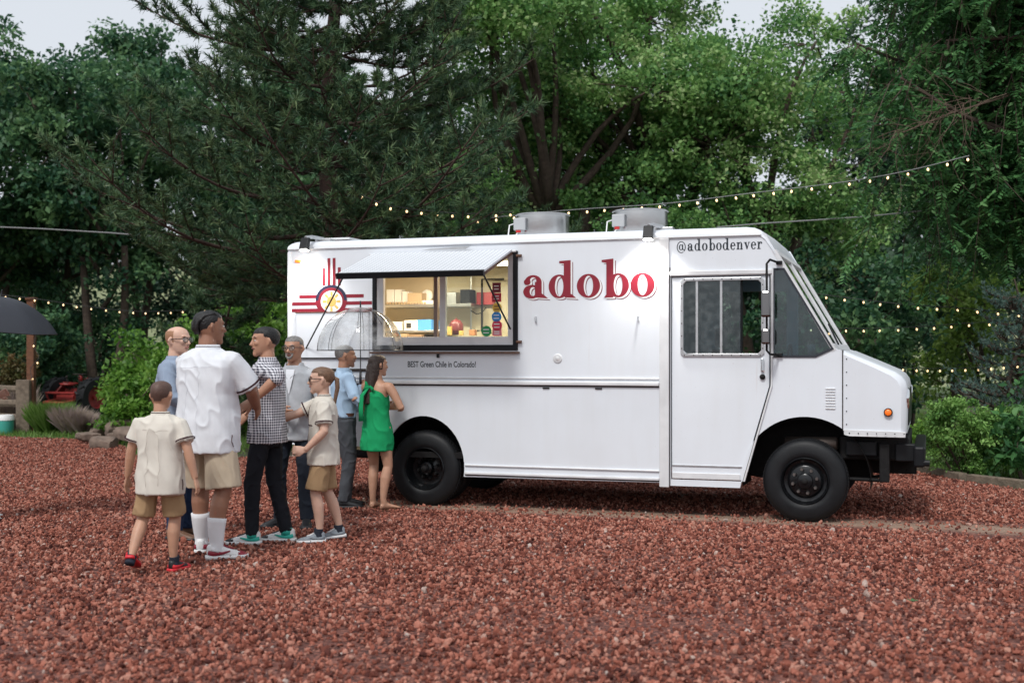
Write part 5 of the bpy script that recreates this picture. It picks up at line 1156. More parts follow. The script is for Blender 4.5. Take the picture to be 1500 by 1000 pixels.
# ================================================================ ground
def ground_mat():
    m = mat('lawn_soil', (0.05, 0.075, 0.025), 0.95, bump=0.4, bscale=30); n = m.node_tree.nodes; l = m.node_tree.links; p = n['Principled BSDF']
    tc = n.new('ShaderNodeTexCoord'); nt = n.new('ShaderNodeTexNoise'); nt.inputs['Scale'].default_value = 0.35; nt.inputs['Detail'].default_value = 8; l.new(tc.outputs['Object'], nt.inputs['Vector'])
    rp = n.new('ShaderNodeValToRGB'); rp.color_ramp.elements[0].color = (0.05, 0.035, 0.022, 1); rp.color_ramp.elements[0].position = .38; rp.color_ramp.elements[1].color = (0.06, 0.11, 0.025, 1); rp.color_ramp.elements[1].position = .55
    l.new(nt.outputs['Fac'], rp.inputs[0]); l.new(rp.outputs[0], p.inputs['Base Color']); return m
def gravel_mat():
    m = bpy.data.materials.new('crushed_red_gravel'); m.use_nodes = True; n = m.node_tree.nodes; l = m.node_tree.links; p = n['Principled BSDF']; p.inputs['Roughness'].default_value = .85
    tc = n.new('ShaderNodeTexCoord')
    vo = n.new('ShaderNodeTexVoronoi'); vo.inputs['Scale'].default_value = 38; l.new(tc.outputs['Object'], vo.inputs['Vector'])
    rp = n.new('ShaderNodeValToRGB'); e = rp.color_ramp.elements; e[0].color = (0.05, 0.015, 0.011, 1); e[1].color = (0.26, 0.10, 0.07, 1); x = e.new(.5); x.color = (0.13, 0.04, 0.028, 1)  # sheet darker than the loose stones, painting in the shade of their gaps
    sp = n.new('ShaderNodeSeparateXYZ'); l.new(vo.outputs['Color'], sp.inputs[0]); l.new(sp.outputs[0], rp.inputs[0])
    # worn, pale wheel track along the truck's side
    geo = n.new('ShaderNodeSeparateXYZ'); l.new(tc.outputs['Object'], geo.inputs[0])
    c, s_ = math.cos(PSI), math.sin(PSI)
    a = n.new('ShaderNodeVectorMath'); a.operation = 'DOT_PRODUCT'; l.new(tc.outputs['Object'], a.inputs[0]); a.inputs[1].default_value = (s_, c, 0)   # across the truck
    off = n.new('ShaderNodeMath'); off.operation = 'SUBTRACT'; l.new(a.outputs['Value'], off.inputs[0]); off.inputs[1].default_value = TX * s_ + TY * c + 0.10
    ab = n.new('ShaderNodeMath'); ab.operation = 'ABSOLUTE'; l.new(off.outputs[0], ab.inputs[0])
    nz = n.new('ShaderNodeTexNoise'); nz.inputs['Scale'].default_value = 2.5; nz.inputs['Detail'].default_value = 5; l.new(tc.outputs['Object'], nz.inputs['Vector'])
    ad = n.new('ShaderNodeMath'); ad.operation = 'MULTIPLY_ADD'; ad.inputs[1].default_value = .35; l.new(nz.outputs['Fac'], ad.inputs[0]); l.new(ab.outputs[0], ad.inputs[2])
    mr = n.new('ShaderNodeMapRange'); mr.inputs[1].default_value = .55; mr.inputs[2].default_value = .30; l.new(ad.outputs[0], mr.inputs[0])
    mx = n.new('ShaderNodeMixRGB'); mx.inputs[2].default_value = (0.30, 0.20, 0.145, 1); l.new(mr.outputs[0], mx.inputs[0]); l.new(rp.outputs[0], mx.inputs[1]); l.new(mx.outputs[0], p.inputs['Base Color'])
    b = n.new('ShaderNodeBump'); b.inputs['Strength'].default_value = 1.0; b.inputs['Distance'].default_value = .02; l.new(vo.outputs['Distance'], b.inputs['Height']); l.new(b.outputs[0], p.inputs['Normal'])
    return m
G = MB().add([(-220, -60, -.012), (220, -60, -.012), (220, 300, -.012), (-220, 300, -.012)], [(0, 1, 2, 3)]).build('ground', ground_mat()); tag(G, kind='structure')
GRAV = [(-60, -40), (60, -40), (60, 9.5), (9.5, 11.6), (7.2, 12.9), (5.9, 14.1), (5.35, 16.2), (4.8, 18.6), (2, 19.6), (-3, 19.0), (-5.2, 18.6), (-6.0, 19.2), (-6.6, 21.0), (-7.6, 22.6), (-9.6, 23.5), (-13, 24.2), (-60, 27)]
gv = MB(); tri = tessellate_polygon([[Vector((x, y, 0)) for x, y in GRAV]]); gv.v = [(x, y, 0.0) for x, y in GRAV]; gv.f = [tuple(t) for t in tri]
GR = gv.build('gravel_yard', gravel_mat()); tag(GR, kind='structure')
# loose stones lying on the yard
def inside(x, y, poly):
    c = np.zeros(len(x), bool); j = len(poly) - 1
    for i in range(len(poly)):
        xi, yi = poly[i]; xj, yj = poly[j]
        cr_ = ((yi > y) != (yj > y)) & (x < (xj - xi) * (y - yi) / (yj - yi + 1e-12) + xi); c ^= cr_; j = i
    return c
def stones():
    N = 520000
    Y = np.sqrt(rng.uniform(4.6 ** 2, 26 ** 2, N)); X = rng.uniform(-1, 1, N) * (Y * .47 + 1.6)
    keep = rng.uniform(0, 1, N) < np.clip(1.25 - (Y - 8) / 22, .3, 1)
    acr = X * math.sin(PSI) + Y * math.cos(PSI) - (TX * math.sin(PSI) + TY * math.cos(PSI))   # + = beyond the truck's near side
    wob = np.array([noise.noise(Vector((x * .9, y * .9, 0))) for x, y in zip(X, Y)])
    keep &= ~((acr > -.35 + wob * .2) & (acr < .5 + wob * .15) & (rng.uniform(0, 1, N) < .82) & (X > -1.6))
    ok = keep & inside(X, Y, GRAV); X, Y = X[ok], Y[ok]
    me = bpy.data.meshes.new('gravel_stones'); me.vertices.add(len(X)); co = np.stack([X, Y, rng.uniform(-.006, .016, len(X)) + .012 * wob[ok]], 1).astype(np.float32); me.vertices.foreach_set('co', co.reshape(-1))
    sc = (rng.lognormal(0, .35, len(X)) * .0115).clip(.005, .032); a = me.attributes.new('sc', 'FLOAT', 'POINT'); a.data.foreach_set('value', sc.astype(np.float32))
    ro = rng.uniform(0, 6.28, (len(X), 3)); a = me.attributes.new('ro', 'FLOAT_VECTOR', 'POINT'); a.data.foreach_set('vector', ro.astype(np.float32).reshape(-1))
    me.update(); print('stones', len(X))
    m = mat('gravel_stone', (0.2, 0.08, 0.06), .85, spec=0.2); n = m.node_tree.nodes; l = m.node_tree.links
    oi = n.new('ShaderNodeObjectInfo'); rp = n.new('ShaderNodeValToRGB'); e = rp.color_ramp.elements
    e[0].color = (0.08, 0.024, 0.02, 1); e[1].color = (0.6, 0.5, 0.45, 1); e[1].position = 1.0
    for pos, c in ((.25, (.20, .06, .040)), (.55, (.385, .128, .086)), (.8, (.53, .212, .15)), (.97, (.55, .28, .21)), (.993, (.56, .42, .36))): x = e.new(pos); x.color = (*c, 1)
    l.new(oi.outputs['Random'], rp.inputs[0])
    tc = n.new('ShaderNodeTexCoord'); nz = n.new('ShaderNodeTexNoise'); nz.inputs['Scale'].default_value = 3; l.new(tc.outputs['Object'], nz.inputs[0])
    mx = n.new('ShaderNodeMixRGB'); mx.blend_type = 'MULTIPLY'; mx.inputs[0].default_value = .5; l.new(rp.outputs[0], mx.inputs[1]); l.new(nz.outputs['Fac'], mx.inputs[2]); l.new(mx.outputs[0], n['Principled BSDF'].inputs['Base Color'])
    col = bpy.data.collections.new('stone_shapes')
    for k in range(6):
        bm = bmesh.new(); bmesh.ops.create_icosphere(bm, subdivisions=1, radius=1)
        for v in bm.verts: v.co = Vector((v.co.x * 1.15, v.co.y * .9, v.co.z * .62)) * (1 + random.uniform(-.32, .28))
        sm_ = bpy.data.meshes.new('stone'); bm.to_mesh(sm_); bm.free(); sm_.materials.append(m); col.objects.link(bpy.data.objects.new('stone', sm_))
    ng = bpy.data.node_groups.new('scatter_stones', 'GeometryNodeTree'); ng.interface.new_socket('Geometry', in_out='INPUT', socket_type='NodeSocketGeometry'); ng.interface.new_socket('Geometry', in_out='OUTPUT', socket_type='NodeSocketGeometry')
    N_ = ng.nodes; L_ = ng.links; gi = N_.new('NodeGroupInput'); go = N_.new('NodeGroupOutput')
    ip = N_.new('GeometryNodeInstanceOnPoints'); ci = N_.new('GeometryNodeCollectionInfo'); ci.inputs['Collection'].default_value = col; ci.inputs['Separate Children'].default_value = True; ci.inputs['Reset Children'].default_value = True
    mp = N_.new('GeometryNodeMeshToPoints')
    na = N_.new('GeometryNodeInputNamedAttribute'); na.data_type = 'FLOAT'; na.inputs[0].default_value = 'sc'
    nr = N_.new('GeometryNodeInputNamedAttribute'); nr.data_type = 'FLOAT_VECTOR'; nr.inputs[0].default_value = 'ro'
    L_.new(gi.outputs[0], mp.inputs['Mesh']); L_.new(mp.outputs[0], ip.inputs['Points']); L_.new(ci.outputs[0], ip.inputs['Instance']); ip.inputs['Pick Instance'].default_value = True
    L_.new(na.outputs[0], ip.inputs['Scale']); L_.new(nr.outputs[0], ip.inputs['Rotation']); L_.new(ip.outputs[0], go.inputs[0])
    o = link('gravel_stones', me, m); md = o.modifiers.new('scatter', 'NODES'); md.node_group = ng
    tag(o, 'loose crushed red stones covering the yard', 'gravel', kind='stuff')
stones()

# far slope seen between the trunks
hv = MB(); cols_ = 24
for j in range(9):
    for i in range(cols_ + 1):
        x = -150 + 300 * i / cols_; y = 62 + j * 14
        hv.v.append((x, y, -.02 + (j / 8) ** 1.2 * 15 + noise.noise(Vector((x * .03, y * .03, 1))) * 1.2 * (j > 0)))
for j in range(8):
    for i in range(cols_):
        a = j * (cols_ + 1) + i; hv.f.append((a, a + 1, a + cols_ + 2, a + cols_ + 1))
hl = hv.build('hillside', mat('dry_meadow', (0.24, 0.27, 0.13), .95, var=.4, vscale=.12, bump=.3, bscale=3), None, True); tag(hl, kind='structure')
# timber edging of the right-hand bed
for i, (a, b) in enumerate(((( 5.42, 16.6), (5.62, 15.3)), ((5.66, 15.2), (6.15, 14.2)), ((6.2, 14.15), (7.2, 13.25)))):
    a, b = Vector((*a, 0)), Vector((*b, 0)); d = (b - a).normalized(); w = Vector((-d.y, d.x, 0)) * .06
    o = MB().add([p + Vector((0, 0, z)) - a for z in (-.02, .09) for p in (a - w, b - w, b + w, a + w)], [(0, 3, 2, 1), (4, 5, 6, 7), (0, 1, 5, 4), (1, 2, 6, 5), (2, 3, 7, 6), (3, 0, 4, 7)]).build('bed_edging', M_oldwood, None, bevel=.012, loc=a)
    tag(o, 'weathered timber edging along the shrub bed beside the gravel', 'edging', 'timber edging along the shrub bed')

# ================================================================ vegetation
BARK = mat('bark', (0.085, 0.06, 0.045), .95, var=.5, vscale=12, bump=.8, bscale=20); BARKP = mat('pine_bark', (0.085, 0.05, 0.04), .95, var=.55, vscale=10, bump=.9, bscale=16); TWIG = mat('dead_twig', (0.14, 0.095, 0.07), .9, var=.3)
LF = {
 'cotton': leafmat('cottonwood_leaf', [(0.046, 0.145, 0.06), (0.128, 0.284, 0.085), (0.267, 0.461, 0.142), (0.488, 0.558, 0.298)], .42),
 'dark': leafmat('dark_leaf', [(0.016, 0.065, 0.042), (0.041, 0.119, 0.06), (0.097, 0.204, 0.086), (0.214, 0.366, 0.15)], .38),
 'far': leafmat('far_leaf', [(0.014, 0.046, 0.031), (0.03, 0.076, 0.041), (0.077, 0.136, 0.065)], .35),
 'shrub': leafmat('shrub_leaf', [(0.05, 0.139, 0.02), (0.105, 0.243, 0.033), (0.187, 0.358, 0.055), (0.286, 0.462, 0.099)], .4),
 'box': leafmat('box_leaf', [(0.061, 0.17, 0.041), (0.162, 0.326, 0.074), (0.378, 0.595, 0.189)], .35),
 'ash': leafmat('ash_leaf', [(0.023, 0.082, 0.034), (0.052, 0.15, 0.055), (0.104, 0.255, 0.086), (0.229, 0.441, 0.173)], .38, .35),
 'yellow': leafmat('yellow_green_leaf', [(0.075, 0.142, 0.03), (0.15, 0.252, 0.045), (0.24, 0.331, 0.075)], .4),
 'needle': leafmat('pine_needle', [(.02, .058, .035), (.042, .095, .046), (.09, .155, .065), (.18, .24, .11)], .2, .5),
 'spruce': leafmat('spruce_needle', [(.05, .10, .085), (.09, .16, .135), (.15, .23, .20)], .1, .6),
 'grass': leafmat('grass_blade', [(.07, .15, .025), (.13, .24, .045), (.21, .32, .09)], .4),
 'straw': leafmat('dry_stalk', [(.26, .21, .15), (.34, .27, .22), (.32, .24, .26)], .3),
}
def limb(mb, a, b, r0, r1, bend=.15, n=6):
    a, b = Vector(a), Vector(b); L = (b - a).length; o_ = Vector([random.gauss(0, 1) for _ in range(3)]) * bend * L * .35
    pts = [a.lerp(b, k / n) + o_ * math.sin(math.pi * k / n) for k in range(n + 1)]
    mb.tube(pts, [r0 + (r1 - r0) * k / n for k in range(n + 1)], 7); return pts
def broadleaf(name, base, H, blobs, leaf, n_clump, per, lm, label, trunk_r=.2, cat='tree', group=None, clump=.5, forks=2, bark=None, aspect=.6, hole=0.0):
    """trunk with forks, a limb to every mass of the crown, leaves in clumps spread through each mass"""
    bx, by = base; t = empty(name, (bx, by, 0), 0, label, cat, group); tm = MB()
    top = Vector((random.uniform(-.3, .3), random.uniform(-.3, .3), H * .45))
    for k in range(forks):
        o_ = Vector(((k - (forks - 1) / 2) * trunk_r * 2.4, random.uniform(-.1, .1), 0))
        limb(tm, o_ * .6 + Vector((0, 0, -.15)), top + o_ * 3, trunk_r, trunk_r * .55, .12)
    cl = []
    for (c, r) in blobs:
        c = Vector(c); st = Vector((top.x * c.z / H, top.y, min(top.z, max(.3 * H, c.z - r[2] * 1.4))))
        limb(tm, st + Vector((random.uniform(-.15, .15), 0, -.2)), c, trunk_r * .45, trunk_r * .1, .2)
        k = max(3, int(n_clump * (r[0] * r[1] * r[2]) ** (1 / 2.2)))
        for _ in range(k):
            d = Vector([random.gauss(0, 1) for _ in range(3)]).normalized(); q = random.uniform(.45, 1.0) ** .6
            p = c + Vector((d.x * r[0], d.y * r[1], d.z * r[2])) * q; cl.append(p)
            if random.random() < .35: limb(tm, c.lerp(p, .2), p, trunk_r * .09, .008, .2, 4)
    tm.build('trunk', bark or BARK, t, True)
    cl = np.array([tuple(p) for p in cl]); M = len(cl)
    idx = np.repeat(np.arange(M), per); sz = clump * rng.uniform(.6, 1.3, M)
    off = rng.normal(size=(len(idx), 3)); off /= np.linalg.norm(off, axis=1)[:, None]; off *= (rng.uniform(0, 1, len(idx)) ** .5)[:, None]; off[:, 2] *= .62
    P = cl[idx] + off * sz[idx][:, None]
    tint = np.clip(rng.uniform(0, 1, M)[idx] * .55 + rng.uniform(0, 1, len(idx)) * .45, 0, 1)
    ok = P[:, 2] > .05
    quads('crown', leaf_quads(P[ok], leaf, aspect, .6), tint[ok], lm, t)
    return t
def blobs_in(x0, x1, z0, z1, n, r, depth=1.5):
    return [((random.uniform(x0, x1), random.uniform(-depth, depth), random.uniform(z0, z1)), (r * random.uniform(.7, 1.2), r * random.uniform(.7, 1.2), r * random.uniform(.55, .9))) for _ in range(n)]

# --- tall trees on the left (about 34-42 m away)
for i, (px, Y, H, w, where) in enumerate(((-20, 36, 10.5, 2.4, 'rising behind the black umbrella'), (75, 38, 11.2, 2.5, 'standing straight behind the tall timber post'), (150, 34, 10.2, 2.3, 'directly behind the red tractor'), (205, 40, 12.2, 2.6, 'between the tractor and the pine, tallest of its row'), (300, 37, 11.2, 2.6, 'half hidden by the outer boughs of the pine'), (-110, 33, 10.5, 2.6, 'at the end of the row beyond the rail fence'), (385, 41, 11.5, 2.6, 'hidden deep behind the pine boughs, near its trunk'))):
    X = at(px, 0, Y).x
    bl = blobs_in(-w, w, H * .40, H * .90, 14, 1.15) + blobs_in(-w * .6, w * .6, H * .85, H * .97, 3, .8)
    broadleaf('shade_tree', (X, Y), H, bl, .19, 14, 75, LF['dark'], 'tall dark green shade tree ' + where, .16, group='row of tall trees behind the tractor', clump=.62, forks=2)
# --- cottonwoods behind the truck
def cottonwood(px, Y, H, w, label, n, seed, z0=.27):
    random.seed(seed); X = at(px, 0, Y).x
    bl = blobs_in(-w, w, H * z0, H * .95, n, 1.25, 1.8)
    broadleaf('cottonwood_tree', (X, Y), H, bl, .10, 19, 140, LF['cotton'], label, .22, clump=.52, forks=2, aspect=.8)
cottonwood(815, 25, 10.2, 2.1, 'bright green cottonwood rising behind the rear roof fan', 19, 11, .32)
cottonwood(960, 27, 11.8, 2.7, 'large cottonwood with a double trunk behind the front roof fan', 24, 12, .40)
cottonwood(1130, 26, 9.0, 1.9, 'cottonwood with open crown behind the cab roof', 15, 13, .34)
random.seed(21)
# --- darker trees further back, closing the view
for i, (px, Y, H, where) in enumerate(((470, 46, 12, 'behind the pine trunk'), (590, 44, 11, 'behind the pine boughs nearest the roof fans'), (700, 47, 11, 'between the pine and the nearest cottonwood'), (800, 45, 9, 'behind the rear roof fan and its cottonwood'), (900, 48, 9, 'showing between the two roof fans'), (1010, 46, 8.5, 'above the painted handle on the cab'), (1110, 47, 9, 'behind the cottonwood over the cab'), (1215, 45, 11.5, 'under the gap of sky'), (1300, 42, 13, 'behind the tangle of dead twigs'), (1400, 40, 14, 'behind the drooping sprays and yellow-green tree'), (1500, 38, 14, 'behind the blue spruce'), (1600, 37, 13, 'at the end of the belt past the spruce'), (20, 50, 7.5, 'low behind the black umbrella'), (110, 52, 6.5, 'low behind the tractor'), (300, 50, 6.5, 'low behind the light green shrubs'), (390, 48, 8, 'low between the pine and the truck'))):
    X = at(px, 0, Y).x
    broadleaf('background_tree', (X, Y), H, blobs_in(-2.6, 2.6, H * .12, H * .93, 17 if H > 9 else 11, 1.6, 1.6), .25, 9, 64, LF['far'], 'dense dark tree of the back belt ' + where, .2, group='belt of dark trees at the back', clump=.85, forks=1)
# --- understorey thicket behind the truck
for i, (px, Y, h, where) in enumerate(((265, 27, 2.6, 'behind the balding man'), (330, 25, 2.9, 'behind the man in white'), (400, 26, 2.6, 'beside the rear corner of the truck'), (470, 27, 2.6, 'behind the rear of the truck'), (1190, 24, 3.6, 'behind the windscreen'), (1260, 25, 4.2, 'behind the hood'), (1330, 26, 3.4, 'beyond the front bumper'), (1090, 27, 3.5, 'behind the cab roof'), (560, 28, 3.0, 'behind the serving window'), (660, 27, 3.4, 'behind the awning'), (60, 33, 3.2, 'behind the timber post'), (10, 32, 3.4, 'behind the rail fence'), (160, 35, 3.6, 'behind the tractor'), (-60, 30, 3, 'past the end of the rail fence'), (105, 36, 4.2, 'taller than its neighbours beyond the tractor'), (35, 37, 4.4, 'tall beyond the black umbrella'))):
    X = at(px, 0, Y).x; lt = i in (0, 1, 2)
    broadleaf('thicket_shrub', (X, Y), h, blobs_in(-1.1, 1.1, h * .15, h * .85, 9, .7, .8), .14, 15, 66, LF['shrub' if lt else 'dark'], ('light green leafy shrub ' if lt else 'dark leafy understorey shrub ') + where, .05, cat='shrub', group='light shrubs behind the guests' if lt else 'understorey shrubs', clump=.38, forks=3)
X = at(1425, 0, 23).x
broadleaf('yellow_green_tree', (X, 23), 3.6, blobs_in(-.9, 1.1, .5, 3.0, 12, .6, .7), .12, 20, 60, LF['yellow'], 'yellow-green young tree between the spruce and the dark belt', .06, clump=.35, forks=2)
# --- shrubs at the sides
X = at(218, 0, 22.6).x
broadleaf('leafy_shrub', (X, 22.6), 1.9, [((0, 0, .55), (.75, .6, .5)), ((.3, 0, 1.1), (.6, .5, .5)), ((-.25, -.2, .35), (.55, .5, .35)), ((.5, .1, 1.6), (.45, .4, .4)), ((-.5, .2, .95), (.4, .35, .3))], .105, 60, 62, LF['shrub'], 'bright green leafy shrub on the mound between tractor and guests', .03, cat='shrub', clump=.2, forks=4)
X = at(1420, 0, 15.7).x
broadleaf('round_shrub', (X, 15.7), 1.15, [((0, 0, .5), (.62, .55, .45)), ((-.2, -.1, .75), (.42, .4, .32)), ((.5, .1, .5), (.5, .5, .42)), ((.95, .2, .45), (.5, .5, .4))], .047, 170, 95, LF['box'], 'rounded fine-leaved green shrub at the edge of the bed by the bumper', .02, cat='shrub', clump=.13, forks=4)
broadleaf('pale_shrub', (at(1352, 0, 17.4).x, 17.4), .8, [((0, 0, .35), (.35, .3, .3)), ((.2, 0, .5), (.25, .25, .2))], .06, 80, 50, LF['shrub'], 'small pale green shrub behind the front bumper', .015, cat='shrub', clump=.12, forks=3)
broadleaf('broad_leaf_shrub', (at(1505, 0, 15.4).x, 15.4), 1.5, [((0, 0, .9), (.45, .4, .45)), ((-.15, -.1, .5), (.45, .4, .35))], .12, 50, 30, LF['ash'], 'shrub with larger dark leaves beside the rounded shrub', .02, cat='shrub', clump=.22, forks=3)
for px, Y, h in ((20, 26.3, 1.5), (-20, 26.6, 1.4)):
    broadleaf('flowering_shrub', (at(px, 0, Y).x, Y), h, blobs_in(-.5, .5, .4, h, 7, .35, .3), .09, 40, 40, leafmat('bronze_leaf', [(.05, .07, .02), (.11, .09, .03), (.24, .13, .06)], .3), 'bronze-tinged flowering shrub behind the rail fence', .02, cat='shrub', group='bronze shrubs behind the rail fence', clump=.16, forks=3)
# --- ornamental grasses
def tuft(px, Y, h, w, n, lm, label, group):
    c = at(px, 0, Y); o = empty('grass_clump', (c.x, Y, 0), 0, label, 'grass', group)
    a = rng.uniform(0, 6.28, n); r = rng.uniform(0, .25, n) * w; P = np.stack([np.cos(a) * r, np.sin(a) * r, np.zeros(n)], 1)
    ln_ = rng.uniform(.55, 1.1, n) * h; ou = rng.uniform(.1, .9, n) * w; D = np.stack([np.cos(a) * ou, np.sin(a) * ou, ln_], 1)
    s_ = np.stack([-np.sin(a), np.cos(a), np.zeros(n)], 1) * .007
    quads('blades', np.stack([P - s_, P + s_, P + D * .6 + s_ * .7 + [0, 0, .04], P + D], 1), rng.uniform(0, 1, n), lm, o)
for px, Y, h, w in ((62, 24.7, .62, .40), (74, 24.6, .6, .42), (86, 24.9, .62, .4)): tuft(px, Y, h, w, 900, LF['grass'], 'green ornamental grass clump beside the tall post', 'green grass clumps by the post')
for px, Y, h, w in ((100, 24.4, .55, .42), (112, 24.3, .5, .4), (10, 25.8, .9, .5), (26, 25.8, .9, .5), (121, 24.2, .42, .35)): tuft(px, Y, h, w, 700, LF['straw'], 'dry mauve-brown flowering grass clump near the rail fence', 'dry grass clumps near the fence')
# --- lawn blades
def lawn():
    N = 90000; X = rng.uniform(-15, 11, N); Y = rng.uniform(15.5, 34, N)
    ok = ~inside(X, Y, [(a, b + (.0)) for a, b in GRAV]); nz = np.array([noise.noise(Vector((x * .5, y * .5, 3))) for x, y in zip(X, Y)]); ok &= (nz > -.25)
    X, Y = X[ok], Y[ok]; n = len(X); a = rng.uniform(0, 6.28, n); h = rng.uniform(.05, .13, n)
    P = np.stack([X, Y, np.full(n, -.012)], 1); s_ = np.stack([np.cos(a), np.sin(a), np.zeros(n)], 1) * .012; D = np.stack([rng.normal(0, .03, n), rng.normal(0, .03, n), h], 1)
    o = quads('lawn', np.stack([P - s_, P + s_, P + D], 1), rng.uniform(0, 1, n), LF['grass'], None, 3); tag(o, 'short green grass beyond the gravel', 'grass', kind='stuff')
lawn()
# --- pine
def pine(px, Y, H, label, r0=.2, zlow=2.6, Lmax=3.4, lm=LF['needle'], bark=BARKP, name='pine_tree', nl=.15, seed=5, whorls=None, tuftn=13, droop=.1, step=.62):
    random.seed(seed); X = at(px, 0, Y).x; t = empty(name, (X, Y, 0), 0, label, 'tree'); tm = MB()
    tr_ = [Vector((.10 * math.sin(k * .7), .05 * math.cos(k), H * k / 14)) for k in range(15)]
    tm.tube([p + Vector((0, 0, -.1)) for p in tr_], [r0 * (1 - .86 * k / 14) for k in range(15)], 12)
    T, D = [], []
    z = zlow
    while z < H - .2:
        f = (H - z) / (H - zlow); nb = random.randint(5, 7); a0 = random.uniform(0, 6.28)
        for k in range(nb):
            a = a0 + 2 * math.pi * k / nb + random.uniform(-.3, .3); L = Lmax * (f ** .75 * .85 + .15) * random.uniform(.7, 1.12)
            zz = z + random.uniform(-.15, .15); n = 9; pts = []
            for q in range(n + 1):
                s_ = q / n; pts.append(Vector((math.cos(a + .12 * math.sin(s_ * 3 + k)) * L * s_, math.sin(a + .12 * math.sin(s_ * 3 + k)) * L * s_, zz - droop * L * math.sin(s_ * 2.2) + .30 * L * s_ ** 2.2)))
            tm.tube(pts, [max(.045 * (L / Lmax) * (1 - .85 * q / n), .006) for q in range(n + 1)], 6)
            for q in range(2, n + 1):
                p = pts[q]; dr = (pts[q] - pts[q - 1]).normalized(); sd = Vector((-dr.y, dr.x, 0))
                for s_ in ((1, -1) if q < n else (0,)):
                    l2 = L * (.42 - .026 * q) * random.uniform(.6, 1.15) if s_ else .12
                    d2 = (dr * .75 + sd * s_ * .8 + Vector((0, 0, random.uniform(.05, .5)))).normalized(); e = p + d2 * l2
                    if s_: tm.tube([p, p.lerp(e, .5) - Vector((0, 0, .03)), e], [.012, .009, .005], 4)
                    m = max(2, int(l2 / .085))
                    for w in range(m):
                        u = (w + 1) / m
                        if u < .25: continue
                        T.append(p.lerp(e, u) + Vector([random.gauss(0, .02) for _ in range(3)])); D.append((d2 + Vector((0, 0, .35 + .3 * u))).normalized())
                        if random.random() < .8:
                            d3 = (d2 + Vector([random.gauss(0, .7) for _ in range(3)]) + Vector((0, 0, .4))).normalized(); T.append(T[-1] + d3 * .1); D.append(d3)
        z += step * random.uniform(.75, 1.2)
    tm.build('trunk', bark, t, True)
    T = np.array([tuple(p) for p in T]); D = np.array([tuple(p) for p in D]); n = len(T); idx = np.repeat(np.arange(n), tuftn); m = len(idx)
    nd = D[idx] * .75 + rng.normal(size=(m, 3)) * .55; nd /= np.linalg.norm(nd, axis=1)[:, None]
    w = np.cross(nd, rng.normal(size=(m, 3))); w /= np.linalg.norm(w, axis=1)[:, None]; w *= .0105 * (nl / .15)
    P = T[idx] - D[idx] * (rng.uniform(0, .10, m) * nl / .15)[:, None]; ln_ = (nl * rng.uniform(.7, 1.1, m))[:, None]
    tint = np.clip(rng.uniform(0, 1, n)[idx] * .6 + rng.uniform(0, .4, m), 0, 1)
    quads('needles', np.stack([P - w, P + w, P + nd * ln_], 1), tint, lm, t, 3); print('pine', n, m)
pine(488, 19.5, 10.5, 'large dark pine with spreading boughs rising behind the serving window', .23, 2.7, 4.1, seed=5, tuftn=15, step=.54)
pine(1490, 16.8, 2.7, 'blue-grey spruce beyond the shrub bed', .06, .4, 1.0, LF['spruce'], BARK, 'blue_spruce', .05, 9, tuftn=16, step=.3, droop=.05)
pine(330, 23.5, 3.4, 'small young pine growing behind the waiting guests', .06, .5, 1.5, LF['needle'], BARKP, 'young_pine', .13, 14, tuftn=13, step=.42)
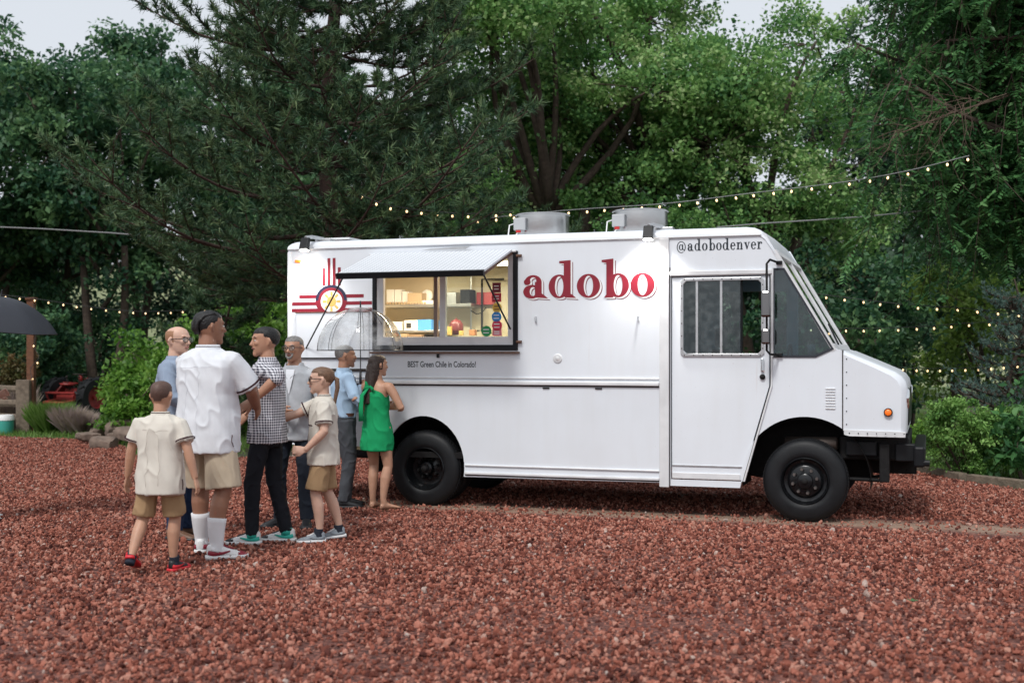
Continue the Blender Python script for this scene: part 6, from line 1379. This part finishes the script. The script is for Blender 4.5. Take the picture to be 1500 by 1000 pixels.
# --- overhanging ash on the right: drooping sprays of paired leaflets
def ash():
    random.seed(31); t = empty('ash_tree', (9.75, 17.8, 0), 0, 'leafy tree with drooping leaf sprays overhanging the shrub bed and dead twigs', 'tree'); t.scale = (1.27,) * 3; tm = MB()
    limb(tm, (0, 0, -.1), (-.2, .1, 3.6), .24, .17, .08, 8); limb(tm, (-.2, .1, 3.4), (-.6, 0, 7.5), .17, .06, .1, 8)
    S_, SD = [], []
    for k in range(38):
        z0 = random.uniform(2.6, 6.8); a = random.uniform(math.pi * .78, math.pi * 1.14); L = random.uniform(1.5, 3.4) * (1 if z0 < 5 else .8)
        b = Vector((-.3, 0, z0)); e = b + Vector((math.cos(a) * L, math.sin(a) * L, random.uniform(.1, .9)))
        pts = limb(tm, b, e, .05, .014, .15, 7)
        for q in range(2, 8):
            for _ in range(6):
                p = pts[q] + Vector([random.gauss(0, .06) for _ in range(3)]); hangd = random.uniform(.35, 1.7) * (1.3 if q > 4 else .8)
                d = Vector((random.gauss(-.12, .25), random.gauss(0, .25), -1)).normalized(); e2 = p + d * hangd
                if e2.z < (1.5 if -3.2 < e2.x < -2.4 else 1.95): continue
                mid = p.lerp(e2, .5) + Vector((random.gauss(-.08, .08), random.gauss(0, .08), .1)); tm.tube([p, mid, e2], [.007, .005, .003], 4)
                for u in np.arange(.12, 1.0, .085):
                    c = p.lerp(mid, u * 2) if u < .5 else mid.lerp(e2, u * 2 - 1)
                    S_.append(c); SD.append((d * .7 + Vector([random.gauss(0, .55) for _ in range(3)])).normalized())
    tm.build('trunk', BARK, t, True)
    P = np.array([tuple(p) for p in S_]); D = np.array([tuple(p) for p in SD]); n = len(P); sd = np.cross(D, [0, 0, 1.0] + rng.normal(size=(n, 3)) * .2); sd /= np.linalg.norm(sd, axis=1)[:, None]
    LP, LD, TI = [], [], []; base_t = rng.uniform(0, .65, n)
    for j in range(6):
        for s_ in (1, -1):
            LP.append(P + D * (.03 + j * .042)); LD.append(D * .55 + sd * s_ * .85 + [0, 0, -.15]); TI.append(base_t + rng.uniform(0, .35, n))
    LP = np.concatenate(LP); LD = np.concatenate(LD); LD /= np.linalg.norm(LD, axis=1)[:, None]; m = len(LP)
    w = np.cross(LD, np.array([0, 0, 1.0]) + rng.normal(size=(m, 3)) * .35); w /= np.linalg.norm(w, axis=1)[:, None]; sz = (.082 * rng.uniform(.75, 1.2, m))[:, None]; mid = LP + LD * sz * .45
    quads('crown', np.stack([LP, mid + w * sz * .23, LP + LD * sz, mid - w * sz * .23], 1), np.concatenate(TI), LF['ash'], t); print('ash', m)
ash()
def dead_twigs():
    random.seed(4); c = at(1290, 205, 16.3); o = empty('dead_branch', c, 0, 'tangle of bare brown twigs hanging from the overhanging tree', 'branch')
    m = MB(); m.tube([(3.2, 1.4, 1.3), (2.0, .8, .75), (1.0, .3, .4), (.3, 0, .1)], [.018, .014, .011, .007], 6)
    for k in range(40):
        u = random.uniform(0, 1.6); p = Vector((u, random.uniform(-.2, .3), u * .42 + random.uniform(-.1, .1))); pts = [p]; a = random.uniform(math.pi * .75, math.pi * 1.6); d = Vector((math.cos(a), random.uniform(-.4, .4), math.sin(a) * .9)).normalized()
        for q in range(8):
            d = (d + Vector((random.gauss(0, .3), random.gauss(0, .25), -.10 + random.gauss(0, .28)))).normalized(); pts.append(pts[-1] + d * random.uniform(.08, .2))
        m.tube(pts, [.0048 * (1 - .75 * q / 8) for q in range(9)], 4)
    m.build('twigs', TWIG, o)
dead_twigs()

sp_ = at(1337, 889, 7.6); sg = MB()
for k in range(5):
    a = k * 1.3; d = Vector((math.cos(a), math.sin(a), .5)).normalized() * .045; w_ = Vector((-d.y, d.x, 0)) * .35
    sg.add([(0, 0, .02), tuple(d * .5 + w_ + Vector((0, 0, .02))), tuple(d + Vector((0, 0, .015))), tuple(d * .5 - w_ + Vector((0, 0, .02)))], [(0, 1, 2, 3)])
sgo = sg.build('weed_sprig', mat('weed_green', (.05, .12, .04), .6), None, loc=(sp_.x, 7.6, .01)); tag(sgo, 'tiny green weed sprig growing alone in the open gravel', 'weed')
